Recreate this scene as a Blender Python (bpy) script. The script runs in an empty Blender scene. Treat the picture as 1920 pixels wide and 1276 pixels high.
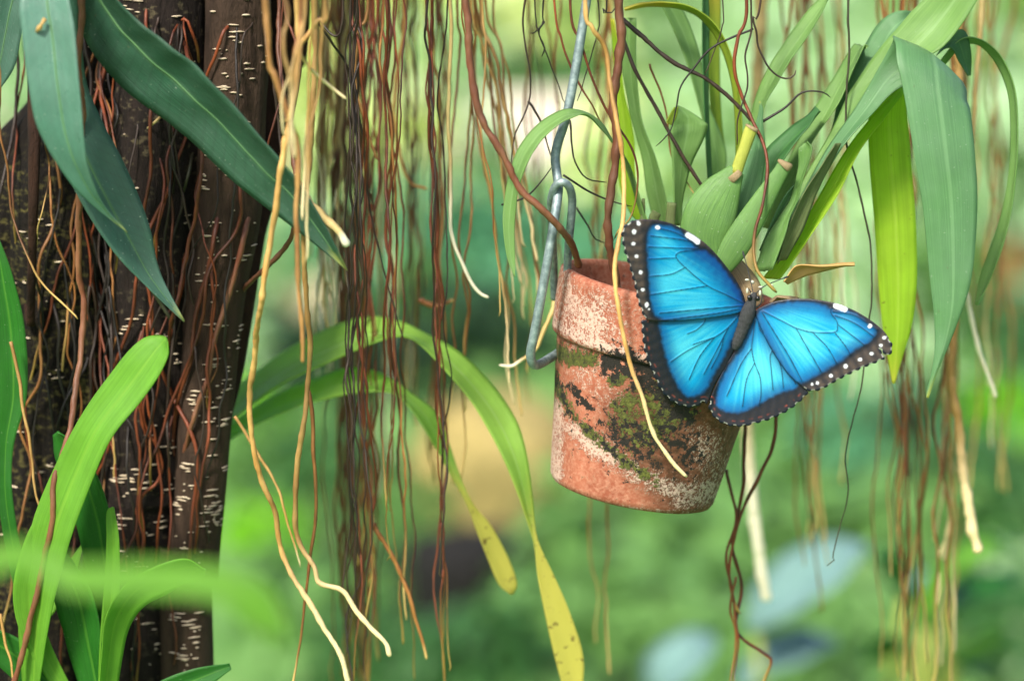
import bpy, math, random
import numpy as np
from mathutils import Vector, Matrix, noise
from mathutils.geometry import delaunay_2d_cdt

R = math.radians
scene = bpy.context.scene
COL = scene.collection
rnd = random.Random(7)

# ------------------------------------------------------------------ camera
D, PITCH, FOC = 1.42, R(10), 1920 * 100 / 36
CAM = Vector((0, -D * math.cos(PITCH), 1.6 + D * math.sin(PITCH)))
FWD = Vector((0, math.cos(PITCH), -math.sin(PITCH)))
UP = Vector((0, math.sin(PITCH), math.cos(PITCH)))
cam_data = bpy.data.cameras.new('camera')
cam = bpy.data.objects.new('camera', cam_data)
COL.objects.link(cam)
cam.location = CAM
cam.rotation_euler = (math.pi / 2 - PITCH, 0, 0)
cam_data.lens = 100
cam_data.sensor_width = 36
cam_data.clip_start = 0.05
cam_data.clip_end = 500
cam_data.dof.use_dof = True
cam_data.dof.focus_distance = 1.385
cam_data.dof.aperture_fstop = 4.2
scene.camera = cam

# ------------------------------------------------------------------ light
SUN_POS = Vector((-0.40, -0.80, 0.90)).normalized()
world = bpy.data.worlds.new('World')
scene.world = world
world.use_nodes = True
wn = world.node_tree
sky = wn.nodes.new('ShaderNodeTexSky')
sky.sky_type = 'NISHITA'
sky.sun_disc = False
sky.sun_elevation = math.asin(SUN_POS.z)
sky.sun_rotation = math.atan2(SUN_POS.x, SUN_POS.y)
sky.air_density = 1.0
sky.dust_density = 3.0
bgn = wn.nodes['Background']
bgn.inputs['Strength'].default_value = 0.11
wn.links.new(sky.outputs[0], bgn.inputs['Color'])
sun_data = bpy.data.lights.new('sun', 'SUN')
sun_data.energy = 2.9
sun_data.angle = R(10)
sun_data.color = (1.0, 0.94, 0.83)
sun = bpy.data.objects.new('sun', sun_data)
COL.objects.link(sun)
sun.rotation_euler = (-SUN_POS).to_track_quat('-Z', 'Y').to_euler()
sun.location = (0, 0, 6)
scene.view_settings.view_transform = 'Standard'
scene.view_settings.look = 'None'
scene.view_settings.exposure = 0.97
scene.view_settings.gamma = 1.0
scene.cycles.max_bounces = 8

# ------------------------------------------------------------------ helpers
S = D / FOC                    # metres per photo pixel at the subject's distance


def P(px, py, y=0.0):
    """the point of the plane Y=y that the photograph shows at (px, py)"""
    ray = FWD + Vector((1, 0, 0)) * ((px - 960) / FOC) + UP * ((638 - py) / FOC)
    t = (y - CAM.y) / ray.y
    return CAM + ray * t


def Pd(px, py, d):
    ray = FWD + Vector((1, 0, 0)) * ((px - 960) / FOC) + UP * ((638 - py) / FOC)
    return CAM + ray * d


def srgb(r, g, b):
    f = lambda c: (c / 255 / 12.92) if c / 255 <= 0.04045 else ((c / 255 + 0.055) / 1.055) ** 2.4
    return (f(r), f(g), f(b), 1)


def spline(pts, per=6):
    """Catmull-Rom through pts (N x k), `per` samples for each segment"""
    p = np.asarray(pts, float)
    if len(p) == 2:
        t = np.linspace(0, 1, per + 1)[:, None]
        return p[0] * (1 - t) + p[1] * t
    q = np.vstack([2 * p[0] - p[1], p, 2 * p[-1] - p[-2]])
    out = []
    for i in range(1, len(q) - 2):
        t = np.arange(per)[:, None] / per
        a, b, c, d = q[i - 1], q[i], q[i + 1], q[i + 2]
        out.append(0.5 * (2 * b + (c - a) * t + (2 * a - 5 * b + 4 * c - d) * t * t + (3 * b - a - 3 * c + d) * t ** 3))
    out.append(p[-1:])
    return np.vstack(out)


def resample(p, n):
    p = np.asarray(p, float)
    s = np.r_[0, np.cumsum(np.linalg.norm(np.diff(p[:, :3], axis=0), axis=1))]
    t = np.linspace(0, s[-1], n)
    return np.stack([np.interp(t, s, p[:, k]) for k in range(p.shape[1])], 1)


def mesh_obj(name, verts, faces, mat, parent=None, attrs=None, smooth=True, origin=None):
    """one mesh object; verts are world coordinates"""
    o0 = parent.matrix_world.translation if parent is not None else None
    if parent is not None:
        base = np.array(parent['_base'], float)
    else:
        base = np.array(origin if origin is not None else verts[0], float)
    v = np.asarray(verts, float) - base
    me = bpy.data.meshes.new(name)
    me.from_pydata(v.tolist(), [], faces)
    if smooth:
        me.polygons.foreach_set('use_smooth', [True] * len(me.polygons))
    for k, a in (attrs or {}).items():
        a = np.asarray(a, np.float32)
        if a.ndim == 1:
            at = me.attributes.new(k, 'FLOAT', 'POINT')
            at.data.foreach_set('value', a)
        else:
            at = me.attributes.new(k, 'FLOAT_COLOR', 'POINT')
            at.data.foreach_set('color', np.c_[a, np.ones(len(a))].astype(np.float32).ravel())
    if mat is not None:
        for m in (mat if isinstance(mat, (list, tuple)) else [mat]):
            me.materials.append(m)
    me.update()
    o = bpy.data.objects.new(name, me)
    COL.objects.link(o)
    if parent is not None:
        o.parent = parent
        o['_base'] = list(base)
    else:
        o.location = base
        o['_base'] = list(base)
    return o


def thing(name, loc, label, cat, group=None):
    e = bpy.data.objects.new(name, None)
    COL.objects.link(e)
    e.empty_display_size = 0.02
    e.location = loc
    e['_base'] = list(loc)
    tag(e, label, cat, group)
    return e


def tag(o, label=None, cat=None, group=None, kind=None):
    if label: o['label'] = label
    if cat: o['category'] = cat
    if group: o['group'] = group
    if kind: o['kind'] = kind
    return o


def tube_geo(pts, rad, sides=7, cap=True):
    p = np.asarray(pts, float)
    n = len(p)
    rad = np.broadcast_to(np.asarray(rad, float), (n,))
    t = np.gradient(p, axis=0)
    t /= np.linalg.norm(t, axis=1)[:, None] + 1e-12
    a = np.array([1.0, 0, 0]) if abs(t[0][0]) < 0.8 else np.array([0, 1.0, 0])
    verts = np.zeros((n, sides, 3))
    ang = np.arange(sides) * 2 * math.pi / sides
    for i in range(n):
        a = a - t[i] * a.dot(t[i])
        a /= np.linalg.norm(a) + 1e-12
        b = np.cross(t[i], a)
        verts[i] = p[i] + rad[i] * (np.cos(ang)[:, None] * a + np.sin(ang)[:, None] * b)
    verts = verts.reshape(-1, 3)
    faces = []
    for i in range(n - 1):
        for k in range(sides):
            k2 = (k + 1) % sides
            faces.append((i * sides + k, i * sides + k2, (i + 1) * sides + k2, (i + 1) * sides + k))
    if cap:
        faces.append(tuple(range(sides))[::-1])
        faces.append(tuple((n - 1) * sides + k for k in range(sides)))
    s = np.r_[0, np.cumsum(np.linalg.norm(np.diff(p, axis=0), axis=1))]
    v = np.repeat(s / (s[-1] + 1e-9), sides)
    return verts, faces, v


def px_path(pts, y=0.0):
    """photo points (px,py[,y]) -> world points"""
    return [tuple(P(q[0], q[1], q[2] if len(q) > 2 else y)) for q in pts]


# ------------------------------------------------------------------ materials
def new_mat(name):
    m = bpy.data.materials.new(name)
    m.use_nodes = True
    nt = m.node_tree
    return m, nt, nt.nodes['Principled BSDF'], nt.nodes['Material Output']


def nd(nt, kind, **kw):
    n = nt.nodes.new(kind)
    for k, v in kw.items():
        if k in n.inputs:
            n.inputs[k].default_value = v
        else:
            setattr(n, k, v)
    return n


def attr(nt, name, out='Fac'):
    n = nt.nodes.new('ShaderNodeAttribute')
    n.attribute_name = name
    return n.outputs[out]


def ramp(nt, fac, stops, interp='LINEAR'):
    n = nt.nodes.new('ShaderNodeValToRGB')
    n.color_ramp.interpolation = interp
    el = n.color_ramp.elements
    while len(el) < len(stops):
        el.new(0.5)
    for e, (p, c) in zip(el, stops):
        e.position = p
        e.color = c if len(c) == 4 else (*c, 1)
    nt.links.new(fac, n.inputs[0])
    return n.outputs[0]


def mix(nt, fac, a, b, mode='MIX'):
    n = nt.nodes.new('ShaderNodeMix')
    n.data_type = 'RGBA'
    n.blend_type = mode
    for sock, val in ((n.inputs[0], fac), (n.inputs[6], a), (n.inputs[7], b)):
        if isinstance(val, bpy.types.NodeSocket):
            nt.links.new(val, sock)
        elif isinstance(val, (int, float)):
            sock.default_value = val
        else:
            sock.default_value = val if len(val) == 4 else (*val, 1)
    return n.outputs[2]


def mth(nt, op, a, b=None, clamp=False):
    n = nt.nodes.new('ShaderNodeMath')
    n.operation = op
    n.use_clamp = clamp
    for s, v in ((n.inputs[0], a), (n.inputs[1], b)):
        if v is None: continue
        if isinstance(v, bpy.types.NodeSocket): nt.links.new(v, s)
        else: s.default_value = v
    return n.outputs[0]


def noise_tex(nt, vec, scale, detail=4, rough=0.55, dist=0.0):
    n = nd(nt, 'ShaderNodeTexNoise', Scale=scale, Detail=detail, Roughness=rough, Distortion=dist)
    if vec is not None:
        nt.links.new(vec, n.inputs['Vector'])
    return n.outputs[0]


def obj_vec(nt, scale=(1, 1, 1)):
    tc = nt.nodes.new('ShaderNodeTexCoord')
    mp = nd(nt, 'ShaderNodeMapping')
    mp.inputs['Scale'].default_value = scale
    nt.links.new(tc.outputs['Object'], mp.inputs['Vector'])
    return mp.outputs[0]


def uv_vec(nt, su, sv):
    c = nt.nodes.new('ShaderNodeCombineXYZ')
    nt.links.new(mth(nt, 'MULTIPLY', attr(nt, 'u'), su), c.inputs[0])
    nt.links.new(mth(nt, 'MULTIPLY', attr(nt, 'v'), sv), c.inputs[1])
    oi = nt.nodes.new('ShaderNodeObjectInfo')
    nt.links.new(mth(nt, 'MULTIPLY', oi.outputs['Random'], 40.0), c.inputs[2])
    return c.outputs[0]


def bump(nt, bsdf, height, strength, dist):
    b = nd(nt, 'ShaderNodeBump', Strength=strength, Distance=dist)
    nt.links.new(height, b.inputs['Height'])
    nt.links.new(b.outputs[0], bsdf.inputs['Normal'])
    return b


def leaf_mat(name, col, col2=None, tip=None, rib=None, trans=0.3, rough=0.38, tipstart=0.85, spots=0.0, veins=0.25, glauc=0.0, tcol=None, brown=0.0, lat=0.0, ribmix=0.5, spec=0.45):
    m, nt, b, out = new_mat(name)
    col2 = col2 or tuple(c * 0.75 for c in col[:3])
    vec = uv_vec(nt, 30, 1.6)
    fine = noise_tex(nt, vec, 1.6, 5, 0.7)
    c = mix(nt, ramp(nt, fine, [(0.3, (0, 0, 0)), (0.7, (1, 1, 1))]), tuple(x * 0.85 for x in col2[:3]), tuple(min(1, x * 1.08) for x in col[:3]))
    cloud = noise_tex(nt, obj_vec(nt), 45, 4, 0.6)
    c = mix(nt, ramp(nt, cloud, [(0.35, (0.35,) * 3), (0.65, (0,) * 3)]), c, tuple(x * 0.6 for x in col2[:3]))
    blot = noise_tex(nt, uv_vec(nt, 2.2, 5), 1.3, 3)
    c = mix(nt, mth(nt, 'MULTIPLY', blot, veins * 1.6), c, tuple(min(1, x * 1.5 + 0.01) for x in col[:3]))
    if rib:
        d = mth(nt, 'ABSOLUTE', mth(nt, 'SUBTRACT', attr(nt, 'u'), 0.5))
        f = ramp(nt, d, [(0.0, (1, 1, 1)), (0.018, (1, 1, 1)), (0.045, (0, 0, 0))])
        c = mix(nt, mth(nt, 'MULTIPLY', f, ribmix), c, rib)
    if tip:
        f = ramp(nt, mth(nt, 'ADD', attr(nt, 'v'), mth(nt, 'MULTIPLY', mth(nt, 'SUBTRACT', blot, 0.5), 0.12)),
                 [(tipstart, (0, 0, 0)), (min(1, tipstart + 0.12), (1, 1, 1))])
        c = mix(nt, f, c, tip)
    if brown:
        bn_ = ramp(nt, noise_tex(nt, obj_vec(nt), 240, 3, 0.6), [(0.62, (0, 0, 0)), (0.68, (1, 1, 1))])
        f = mth(nt, 'MULTIPLY', bn_, ramp(nt, attr(nt, 'v'), [(tipstart, (0, 0, 0)), (min(1, tipstart + 0.2), (1, 1, 1))]))
        c = mix(nt, mth(nt, 'MULTIPLY', f, brown), c, srgb(96, 70, 36))
    if lat:
        d_ = mth(nt, 'ABSOLUTE', mth(nt, 'SUBTRACT', attr(nt, 'u'), 0.5))
        w_ = mth(nt, 'SINE', mth(nt, 'ADD', mth(nt, 'MULTIPLY', attr(nt, 'v'), 190.0), mth(nt, 'MULTIPLY', d_, -34.0)))
        f = mth(nt, 'MULTIPLY', ramp(nt, w_, [(0.55, (0, 0, 0)), (1.0, (1, 1, 1))]), noise_tex(nt, obj_vec(nt), 30, 3))
        c = mix(nt, mth(nt, 'MULTIPLY', f, lat), c, tuple(x * 0.55 for x in col2[:3]))
    if spots:
        sp = noise_tex(nt, obj_vec(nt), 900, 2, 0.5)
        f = ramp(nt, sp, [(0.71, (0, 0, 0)), (0.74, (1, 1, 1))])
        c = mix(nt, mth(nt, 'MULTIPLY', f, spots), c, (0.55, 0.6, 0.5))
    bl_ = ramp(nt, noise_tex(nt, obj_vec(nt), 330, 3, 0.6), [(0.7, (0, 0, 0)), (0.76, (0.6,) * 3)])
    c = mix(nt, bl_, c, srgb(84, 74, 40))
    if glauc:
        c = mix(nt, mth(nt, 'MULTIPLY', noise_tex(nt, obj_vec(nt), 60, 4), glauc), c, (0.32, 0.42, 0.38))
    nt.links.new(c, b.inputs['Base Color'])
    rr = ramp(nt, noise_tex(nt, obj_vec(nt), 140, 3), [(0.3, (rough - 0.08,) * 3), (0.7, (rough + 0.12,) * 3)])
    nt.links.new(rr, b.inputs['Roughness'])
    b.inputs['Specular IOR Level'].default_value = spec
    bump(nt, b, fine, 0.6, 0.0006)
    tr = nt.nodes.new('ShaderNodeBsdfTranslucent')
    tc = mix(nt, 1.0, c, tcol or (1.0, 1.0, 0.45), 'MULTIPLY')
    tc = mix(nt, 1.0, tc, (1.9, 1.9, 1.9), 'MULTIPLY')
    nt.links.new(tc, tr.inputs['Color'])
    ms = nd(nt, 'ShaderNodeMixShader')
    ms.inputs[0].default_value = trans
    nt.links.new(b.outputs[0], ms.inputs[1])
    nt.links.new(tr.outputs[0], ms.inputs[2])
    nt.links.new(ms.outputs[0], out.inputs['Surface'])
    return m


def root_mat(name, col, col2, tip=None, tipstart=0.9, rough=0.55):
    m, nt, b, out = new_mat(name)
    oi = nt.nodes.new('ShaderNodeObjectInfo')
    n = noise_tex(nt, obj_vec(nt, (1, 1, 0.35)), 130, 5, 0.65)
    c = mix(nt, ramp(nt, n, [(0.3, (0, 0, 0)), (0.7, (1, 1, 1))]), col, col2)
    big = noise_tex(nt, obj_vec(nt), 26, 3, 0.6)
    c = mix(nt, ramp(nt, big, [(0.4, (0, 0, 0)), (0.68, (0.75,) * 3)]), c, tuple(x * 0.4 for x in col2[:3]))
    hs = nt.nodes.new('ShaderNodeHueSaturation')
    nt.links.new(c, hs.inputs['Color'])
    nt.links.new(mth(nt, 'ADD', mth(nt, 'MULTIPLY', oi.outputs['Random'], 0.7), 0.65), hs.inputs['Value'])
    c = hs.outputs[0]
    if tip:
        f = ramp(nt, attr(nt, 'v'), [(tipstart, (0, 0, 0)), (min(1, tipstart + 0.09), (1, 1, 1))])
        c = mix(nt, f, c, tip)
    nt.links.new(c, b.inputs['Base Color'])
    b.inputs['Roughness'].default_value = rough
    bump(nt, b, n, 0.8, 0.0012)
    return m


M = {}
M['ficus'] = leaf_mat('ficus_leaf', srgb(34, 88, 66), srgb(22, 66, 48), rib=srgb(88, 130, 84), trans=0.08, rough=0.36, spots=0.5, glauc=0.2, tip=srgb(120, 130, 50), tipstart=0.965, lat=0.4)
M['ficus_dark'] = leaf_mat('ficus_leaf_dark', srgb(28, 76, 52), srgb(18, 56, 38), rib=srgb(70, 112, 70), trans=0.06, rough=0.4, spots=0.4, glauc=0.1, tip=srgb(120, 130, 50), tipstart=0.97, lat=0.45)
M['ficus_light'] = leaf_mat('ficus_leaf_light', srgb(58, 114, 92), srgb(38, 90, 70), rib=srgb(100, 150, 110), trans=0.08, rough=0.34, spots=0.4, glauc=0.3, tip=srgb(170, 176, 80), tipstart=0.93, lat=0.25)
M['young'] = leaf_mat('young_leaf', srgb(112, 166, 52), srgb(84, 142, 36), trans=0.3, rough=0.4, rib=srgb(150, 190, 70), ribmix=0.22)
M['young_dark'] = leaf_mat('young_leaf_dark', srgb(42, 112, 30), srgb(28, 86, 24), trans=0.22, rough=0.36, rib=srgb(90, 150, 50), spots=0.3)
M['strap'] = leaf_mat('strap_leaf', srgb(158, 192, 92), srgb(126, 168, 62), trans=0.42, rough=0.42, spec=0.25, rib=srgb(170, 196, 130), tip=srgb(190, 184, 92), tipstart=0.62, brown=0.8, glauc=0.04)
M['orchid'] = leaf_mat('orchid_leaf', srgb(122, 160, 84), srgb(90, 136, 58), trans=0.25, rough=0.36, rib=srgb(140, 178, 110), spots=0.25, glauc=0.12)
M['orchid_blue'] = leaf_mat('orchid_leaf_blue', srgb(90, 138, 82), srgb(66, 116, 62), trans=0.18, rough=0.36, rib=srgb(120, 165, 110), spots=0.35, glauc=0.2, tip=srgb(150, 160, 40), tipstart=0.93)
M['orchid_dark'] = leaf_mat('orchid_leaf_dark', srgb(64, 116, 56), srgb(44, 94, 42), trans=0.18, rough=0.38, rib=srgb(90, 140, 70), glauc=0.08)
M['orchid_lime'] = leaf_mat('orchid_leaf_lime', srgb(168, 194, 62), srgb(144, 176, 44), trans=0.5, rough=0.42, rib=srgb(180, 200, 90), tip=srgb(196, 196, 80), tipstart=0.9)
M['orchid_yellow'] = leaf_mat('orchid_leaf_yellow', srgb(150, 168, 54), srgb(120, 150, 44), trans=0.35, rough=0.45, rib=srgb(170, 184, 80), tip=srgb(176, 170, 60), tipstart=0.7)
M['bulb'] = leaf_mat('pseudobulb', srgb(98, 140, 60), srgb(62, 106, 40), trans=0.06, rough=0.4, spots=0.5, glauc=0.12)
M['stalk'] = leaf_mat('stalk_green', srgb(176, 178, 76), srgb(140, 158, 60), trans=0.08, rough=0.5)
M['straw'] = leaf_mat('straw_sheath', srgb(204, 172, 108), srgb(170, 130, 76), trans=0.2, rough=0.6)
M['sheath'] = leaf_mat('fibrous_sheath', srgb(120, 140, 82), srgb(72, 74, 46), trans=0.1, rough=0.6, veins=0.1)
M['collar'] = leaf_mat('papery_collar', srgb(176, 156, 118), srgb(110, 84, 58), trans=0.1, rough=0.7)
M['red'] = root_mat('root_red', srgb(138, 66, 30), srgb(76, 34, 18), tip=srgb(150, 130, 60), tipstart=0.9)
M['thick'] = root_mat('root_thick', srgb(110, 50, 32), srgb(146, 100, 70), rough=0.55)
M['dark'] = root_mat('root_dark', srgb(62, 44, 32), srgb(38, 28, 22), tip=srgb(70, 56, 40), tipstart=0.95)
M['black'] = root_mat('root_black', srgb(38, 30, 24), srgb(24, 18, 16))
M['gold'] = root_mat('root_gold', srgb(206, 170, 104), srgb(166, 118, 60), tip=srgb(232, 210, 160), tipstart=0.86)
M['gold_plain'] = root_mat('root_gold_plain', srgb(196, 150, 88), srgb(150, 98, 46))
M['amber'] = root_mat('root_amber', srgb(166, 116, 60), srgb(116, 66, 28), tip=srgb(216, 180, 110), tipstart=0.88)
M['pale'] = root_mat('root_pale', srgb(222, 200, 140), srgb(196, 166, 100), tip=srgb(240, 232, 204), tipstart=0.8)
M['olive'] = root_mat('root_olive', srgb(70, 74, 48), srgb(52, 48, 32))


def bark_mat(name, col, col2, moss=None, mossamt=0.0):
    m, nt, b, out = new_mat(name)
    n = noise_tex(nt, obj_vec(nt, (1, 1, 0.22)), 160, 6, 0.7)
    c = mix(nt, ramp(nt, n, [(0.32, (0, 0, 0)), (0.68, (1, 1, 1))]), col, col2)
    n2 = noise_tex(nt, obj_vec(nt), 30, 4)
    c = mix(nt, ramp(nt, n2, [(0.45, (0, 0, 0)), (0.7, (0.7,) * 3)]), c, tuple(x * 1.7 for x in col2[:3]))
    if moss:
        f = ramp(nt, noise_tex(nt, obj_vec(nt, (1, 1, 1.6)), 210, 4, 0.6), [(0.58 - mossamt * 0.1, (0, 0, 0)), (0.66, (1, 1, 1))])
        g = ramp(nt, noise_tex(nt, obj_vec(nt), 14, 3), [(0.42, (0, 0, 0)), (0.56, (1, 1, 1))])
        c = mix(nt, mth(nt, 'MULTIPLY', f, g), c, moss)
    nt.links.new(c, b.inputs['Base Color'])
    b.inputs['Roughness'].default_value = 0.9
    b.inputs['Specular IOR Level'].default_value = 0.2
    bump(nt, b, mth(nt, 'ADD', n, mth(nt, 'MULTIPLY', n2, 0.8)), 1.0, 0.005)
    return m


M['bark'] = bark_mat('bark_smooth', srgb(80, 63, 51), srgb(44, 34, 27))
M['bark_dark'] = bark_mat('bark_dark', srgb(44, 35, 31), srgb(22, 18, 16), srgb(84, 76, 58), 0.2)
M['bark_moss'] = bark_mat('bark_mossy', srgb(30, 25, 20), srgb(16, 13, 11), srgb(88, 82, 46), 0.7)
M['bark_brown'] = bark_mat('bark_brown', srgb(62, 40, 28), srgb(34, 23, 18))
m, nt, b, out = new_mat('lenticel')
nt.links.new(mix(nt, noise_tex(nt, obj_vec(nt), 400, 2), srgb(170, 148, 118), srgb(224, 210, 184)), b.inputs['Base Color'])
b.inputs['Roughness'].default_value = 0.85
M['lenticel'] = m
m, nt, b, out = new_mat('galvanised_wire')
n = noise_tex(nt, obj_vec(nt), 260, 5, 0.7)
nt.links.new(ramp(nt, n, [(0.3, srgb(96, 112, 116)), (0.55, srgb(140, 158, 160)), (0.75, srgb(176, 190, 190))]), b.inputs['Base Color'])
b.inputs['Metallic'].default_value = 0.45
b.inputs['Roughness'].default_value = 0.5
bump(nt, b, n, 0.3, 0.0006)
M['wire'] = m


def rock_mat(name, a, c):
    m, nt, b, out = new_mat(name)
    n = noise_tex(nt, obj_vec(nt), 14, 6, 0.65)
    nt.links.new(mix(nt, ramp(nt, n, [(0.35, (0, 0, 0)), (0.65, (1, 1, 1))]), a, c), b.inputs['Base Color'])
    b.inputs['Roughness'].default_value = 0.9
    bump(nt, b, n, 0.8, 0.05)
    return m


M['rock_tan'] = rock_mat('rock_tan', srgb(182, 162, 100), srgb(146, 132, 80))
M['rock_pale'] = rock_mat('rock_pale', srgb(236, 222, 196), srgb(222, 200, 170))
M['hollow_shade'] = rock_mat('hollow_shade', srgb(14, 11, 9), srgb(8, 7, 6))  # near-black colour paints the shade of the hollow under the tan boulder
M['rock_rust'] = rock_mat('rock_rust', srgb(206, 150, 104), srgb(170, 112, 74))
# ------------------------------------------------------------------ ground and path
m, nt, b, out = new_mat('ground_cover')
n = noise_tex(nt, obj_vec(nt), 2.2, 5, 0.6)
c = ramp(nt, n, [(0.3, srgb(52, 92, 40)), (0.5, srgb(92, 140, 66)), (0.72, srgb(136, 176, 98))])
nt.links.new(c, b.inputs['Base Color'])
b.inputs['Roughness'].default_value = 0.9
bump(nt, b, noise_tex(nt, obj_vec(nt), 30, 4), 0.6, 0.05)
M['ground'] = m
m, nt, b, out = new_mat('pale_gravel')
nt.links.new(mix(nt, noise_tex(nt, obj_vec(nt), 3, 5), srgb(240, 226, 204), srgb(226, 208, 182)), b.inputs['Base Color'])
b.inputs['Roughness'].default_value = 0.95
M['gravel'] = m


def sheet(name, x0, x1, y0, y1, z, mat, nx=2, ny=2, amp=0):
    xs, ys = np.linspace(x0, x1, nx), np.linspace(y0, y1, ny)
    v = [(x, y, z + amp * noise.noise((x * 0.25, y * 0.25, 3))) for y in ys for x in xs]
    f = [(j * nx + i, j * nx + i + 1, (j + 1) * nx + i + 1, (j + 1) * nx + i) for j in range(ny - 1) for i in range(nx - 1)]
    o = mesh_obj(name, v, f, mat, origin=(0, 0, 0))
    tag(o, kind='structure')
    return o


sheet('ground', -150, 150, -60, 260, 0, M['ground'])
sheet('garden_path', -14, 14, 14.8, 19.5, 0.005, M['gravel'], 30, 8)

# ------------------------------------------------------------------ fig tree
STEMS = []       # (name, mat, samples of (x, y, z, r)) for the roots that cling to them


def stem(name, pts, mat, parent, rough=0.06, sides=72, per=14, seed=0, ridge=0.0):
    """pts: (px, py, y, r_px) down the picture; goes on to the ground"""
    w = []
    for px, py, y, r in pts:
        q = P(px, py, y)
        w.append((q.x, q.y, q.z, r * S))
    last = w[-1]
    if last[2] > 0.05:
        w.append((last[0] * 1.0 + 0.01, last[1], 0.6, last[3] * 1.15))
        w.append((last[0] * 1.0, last[1], -0.05, last[3] * 1.8))
    s = spline(w, per)
    n = len(s)
    verts = []
    for i in range(n):
        x, y, z, r = s[i]
        for k in range(sides):
            a = 2 * math.pi * k / sides
            d = 1 + rough * noise.noise((math.cos(a) * 1.6 + seed, math.sin(a) * 1.6, z * 9)) \
                + rough * 0.45 * noise.noise((math.cos(a) * 5 + seed, math.sin(a) * 5, z * 40)) \
                + ridge * noise.noise((math.cos(a) * 7 + seed, math.sin(a) * 7, z * 4))
            verts.append((x + r * d * math.cos(a), y + r * d * math.sin(a), z))
    faces = [(i * sides + k, (i + 1) * sides + k, (i + 1) * sides + (k + 1) % sides, i * sides + (k + 1) % sides) for i in range(n - 1) for k in range(sides)]
    faces.append(tuple(range(sides)))
    o = mesh_obj(name, verts, faces, mat, parent)
    STEMS.append((o, s))
    return o


def front_y(x, z, default=0.06):
    best = 9
    for o, s in STEMS:
        if z < s[-1][2] or z > s[0][2]: continue
        zz = s[::-1]
        xc = np.interp(z, zz[:, 2], zz[:, 0]); yc = np.interp(z, zz[:, 2], zz[:, 1]); r = np.interp(z, zz[:, 2], zz[:, 3])
        dx = x - xc
        if abs(dx) < r:
            best = min(best, yc - math.sqrt(r * r - dx * dx))
    return best if best < 5 else default


tree_base = (P(250, 1276, 0.05).x, 0.06, 0.0)
tree = thing('fig_tree', tree_base, 'dark fig tree trunk of fused stems wrapped in reddish aerial roots', 'tree')
right_stem = stem('trunk', [(450, -1000, 0.03, 66), (446, 0, 0.03, 60), (438, 200, 0.03, 62), (428, 400, 0.028, 64), (404, 560, 0.028, 58), (388, 750, 0.028, 52), (376, 900, 0.028, 50), (362, 1080, 0.028, 48), (352, 1300, 0.03, 52)], M['bark'], tree, 0.05, seed=1)
mid_stem = stem('stem', [(330, -1000, 0.05, 90), (310, 0, 0.045, 90), (300, 300, 0.042, 92), (288, 600, 0.042, 84), (275, 900, 0.042, 80), (262, 1300, 0.045, 84)], M['bark_dark'], tree, 0.1, seed=2, ridge=0.05)
left_stem = stem('stem', [(215, -1000, 0.1, 110), (200, 60, 0.085, 112), (175, 170, 0.078, 112), (120, 280, 0.072, 140), (100, 400, 0.07, 150), (110, 640, 0.07, 150), (110, 900, 0.07, 150), (100, 1300, 0.07, 160)], M['bark_moss'], tree, 0.16, seed=3, ridge=0.12)
stem('stem', [(545, -1000, 0.13, 60), (532, 0, 0.12, 52), (515, 150, 0.11, 40), (500, 330, 0.09, 32), (474, 430, 0.07, 26), (455, 560, 0.055, 24), (436, 700, 0.05, 20), (416, 800, 0.045, 14), (396, 900, 0.04, 10), (370, 1300, 0.04, 10)], M['bark_brown'], tree, 0.1, seed=4)
stem('stem', [(70, -100, 0.02, 16), (66, 150, 0.012, 14), (64, 300, 0.0, 11), (62, 420, 0.0, 9), (58, 600, 0.02, 8), (60, 900, 0.05, 8)], M['bark_brown'], tree, 0.08, seed=5, sides=16)
LIMB_Z = P(960, -900, 0).z
for (y0, y1, r) in ((0.05, -0.02, 0.028), (0.13, 0.22, 0.03), (0.14, 0.5, 0.03)):
    pts = [(-0.17, y0 + 0.02, LIMB_Z - 0.14), (-0.12, y0, LIMB_Z - 0.01), (0.0, (y0 + y1) / 2, LIMB_Z + 0.02), (0.15, y1, LIMB_Z + 0.01), (0.34, y1 + 0.01, LIMB_Z + 0.03), (0.6, y1 + 0.02, LIMB_Z + 0.09)]
    s = spline(pts, 8)
    s += np.array([[0.006 * noise.noise((q[0] * 20, q[1], 5)), 0, 0.008 * noise.noise((q[0] * 20, q[1], 9))] for q in s])
    v, f, vv = tube_geo(s, np.linspace(r, r * 0.55, len(s)), 20)
    mesh_obj('limb', v, f, M['bark'], tree)


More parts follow.
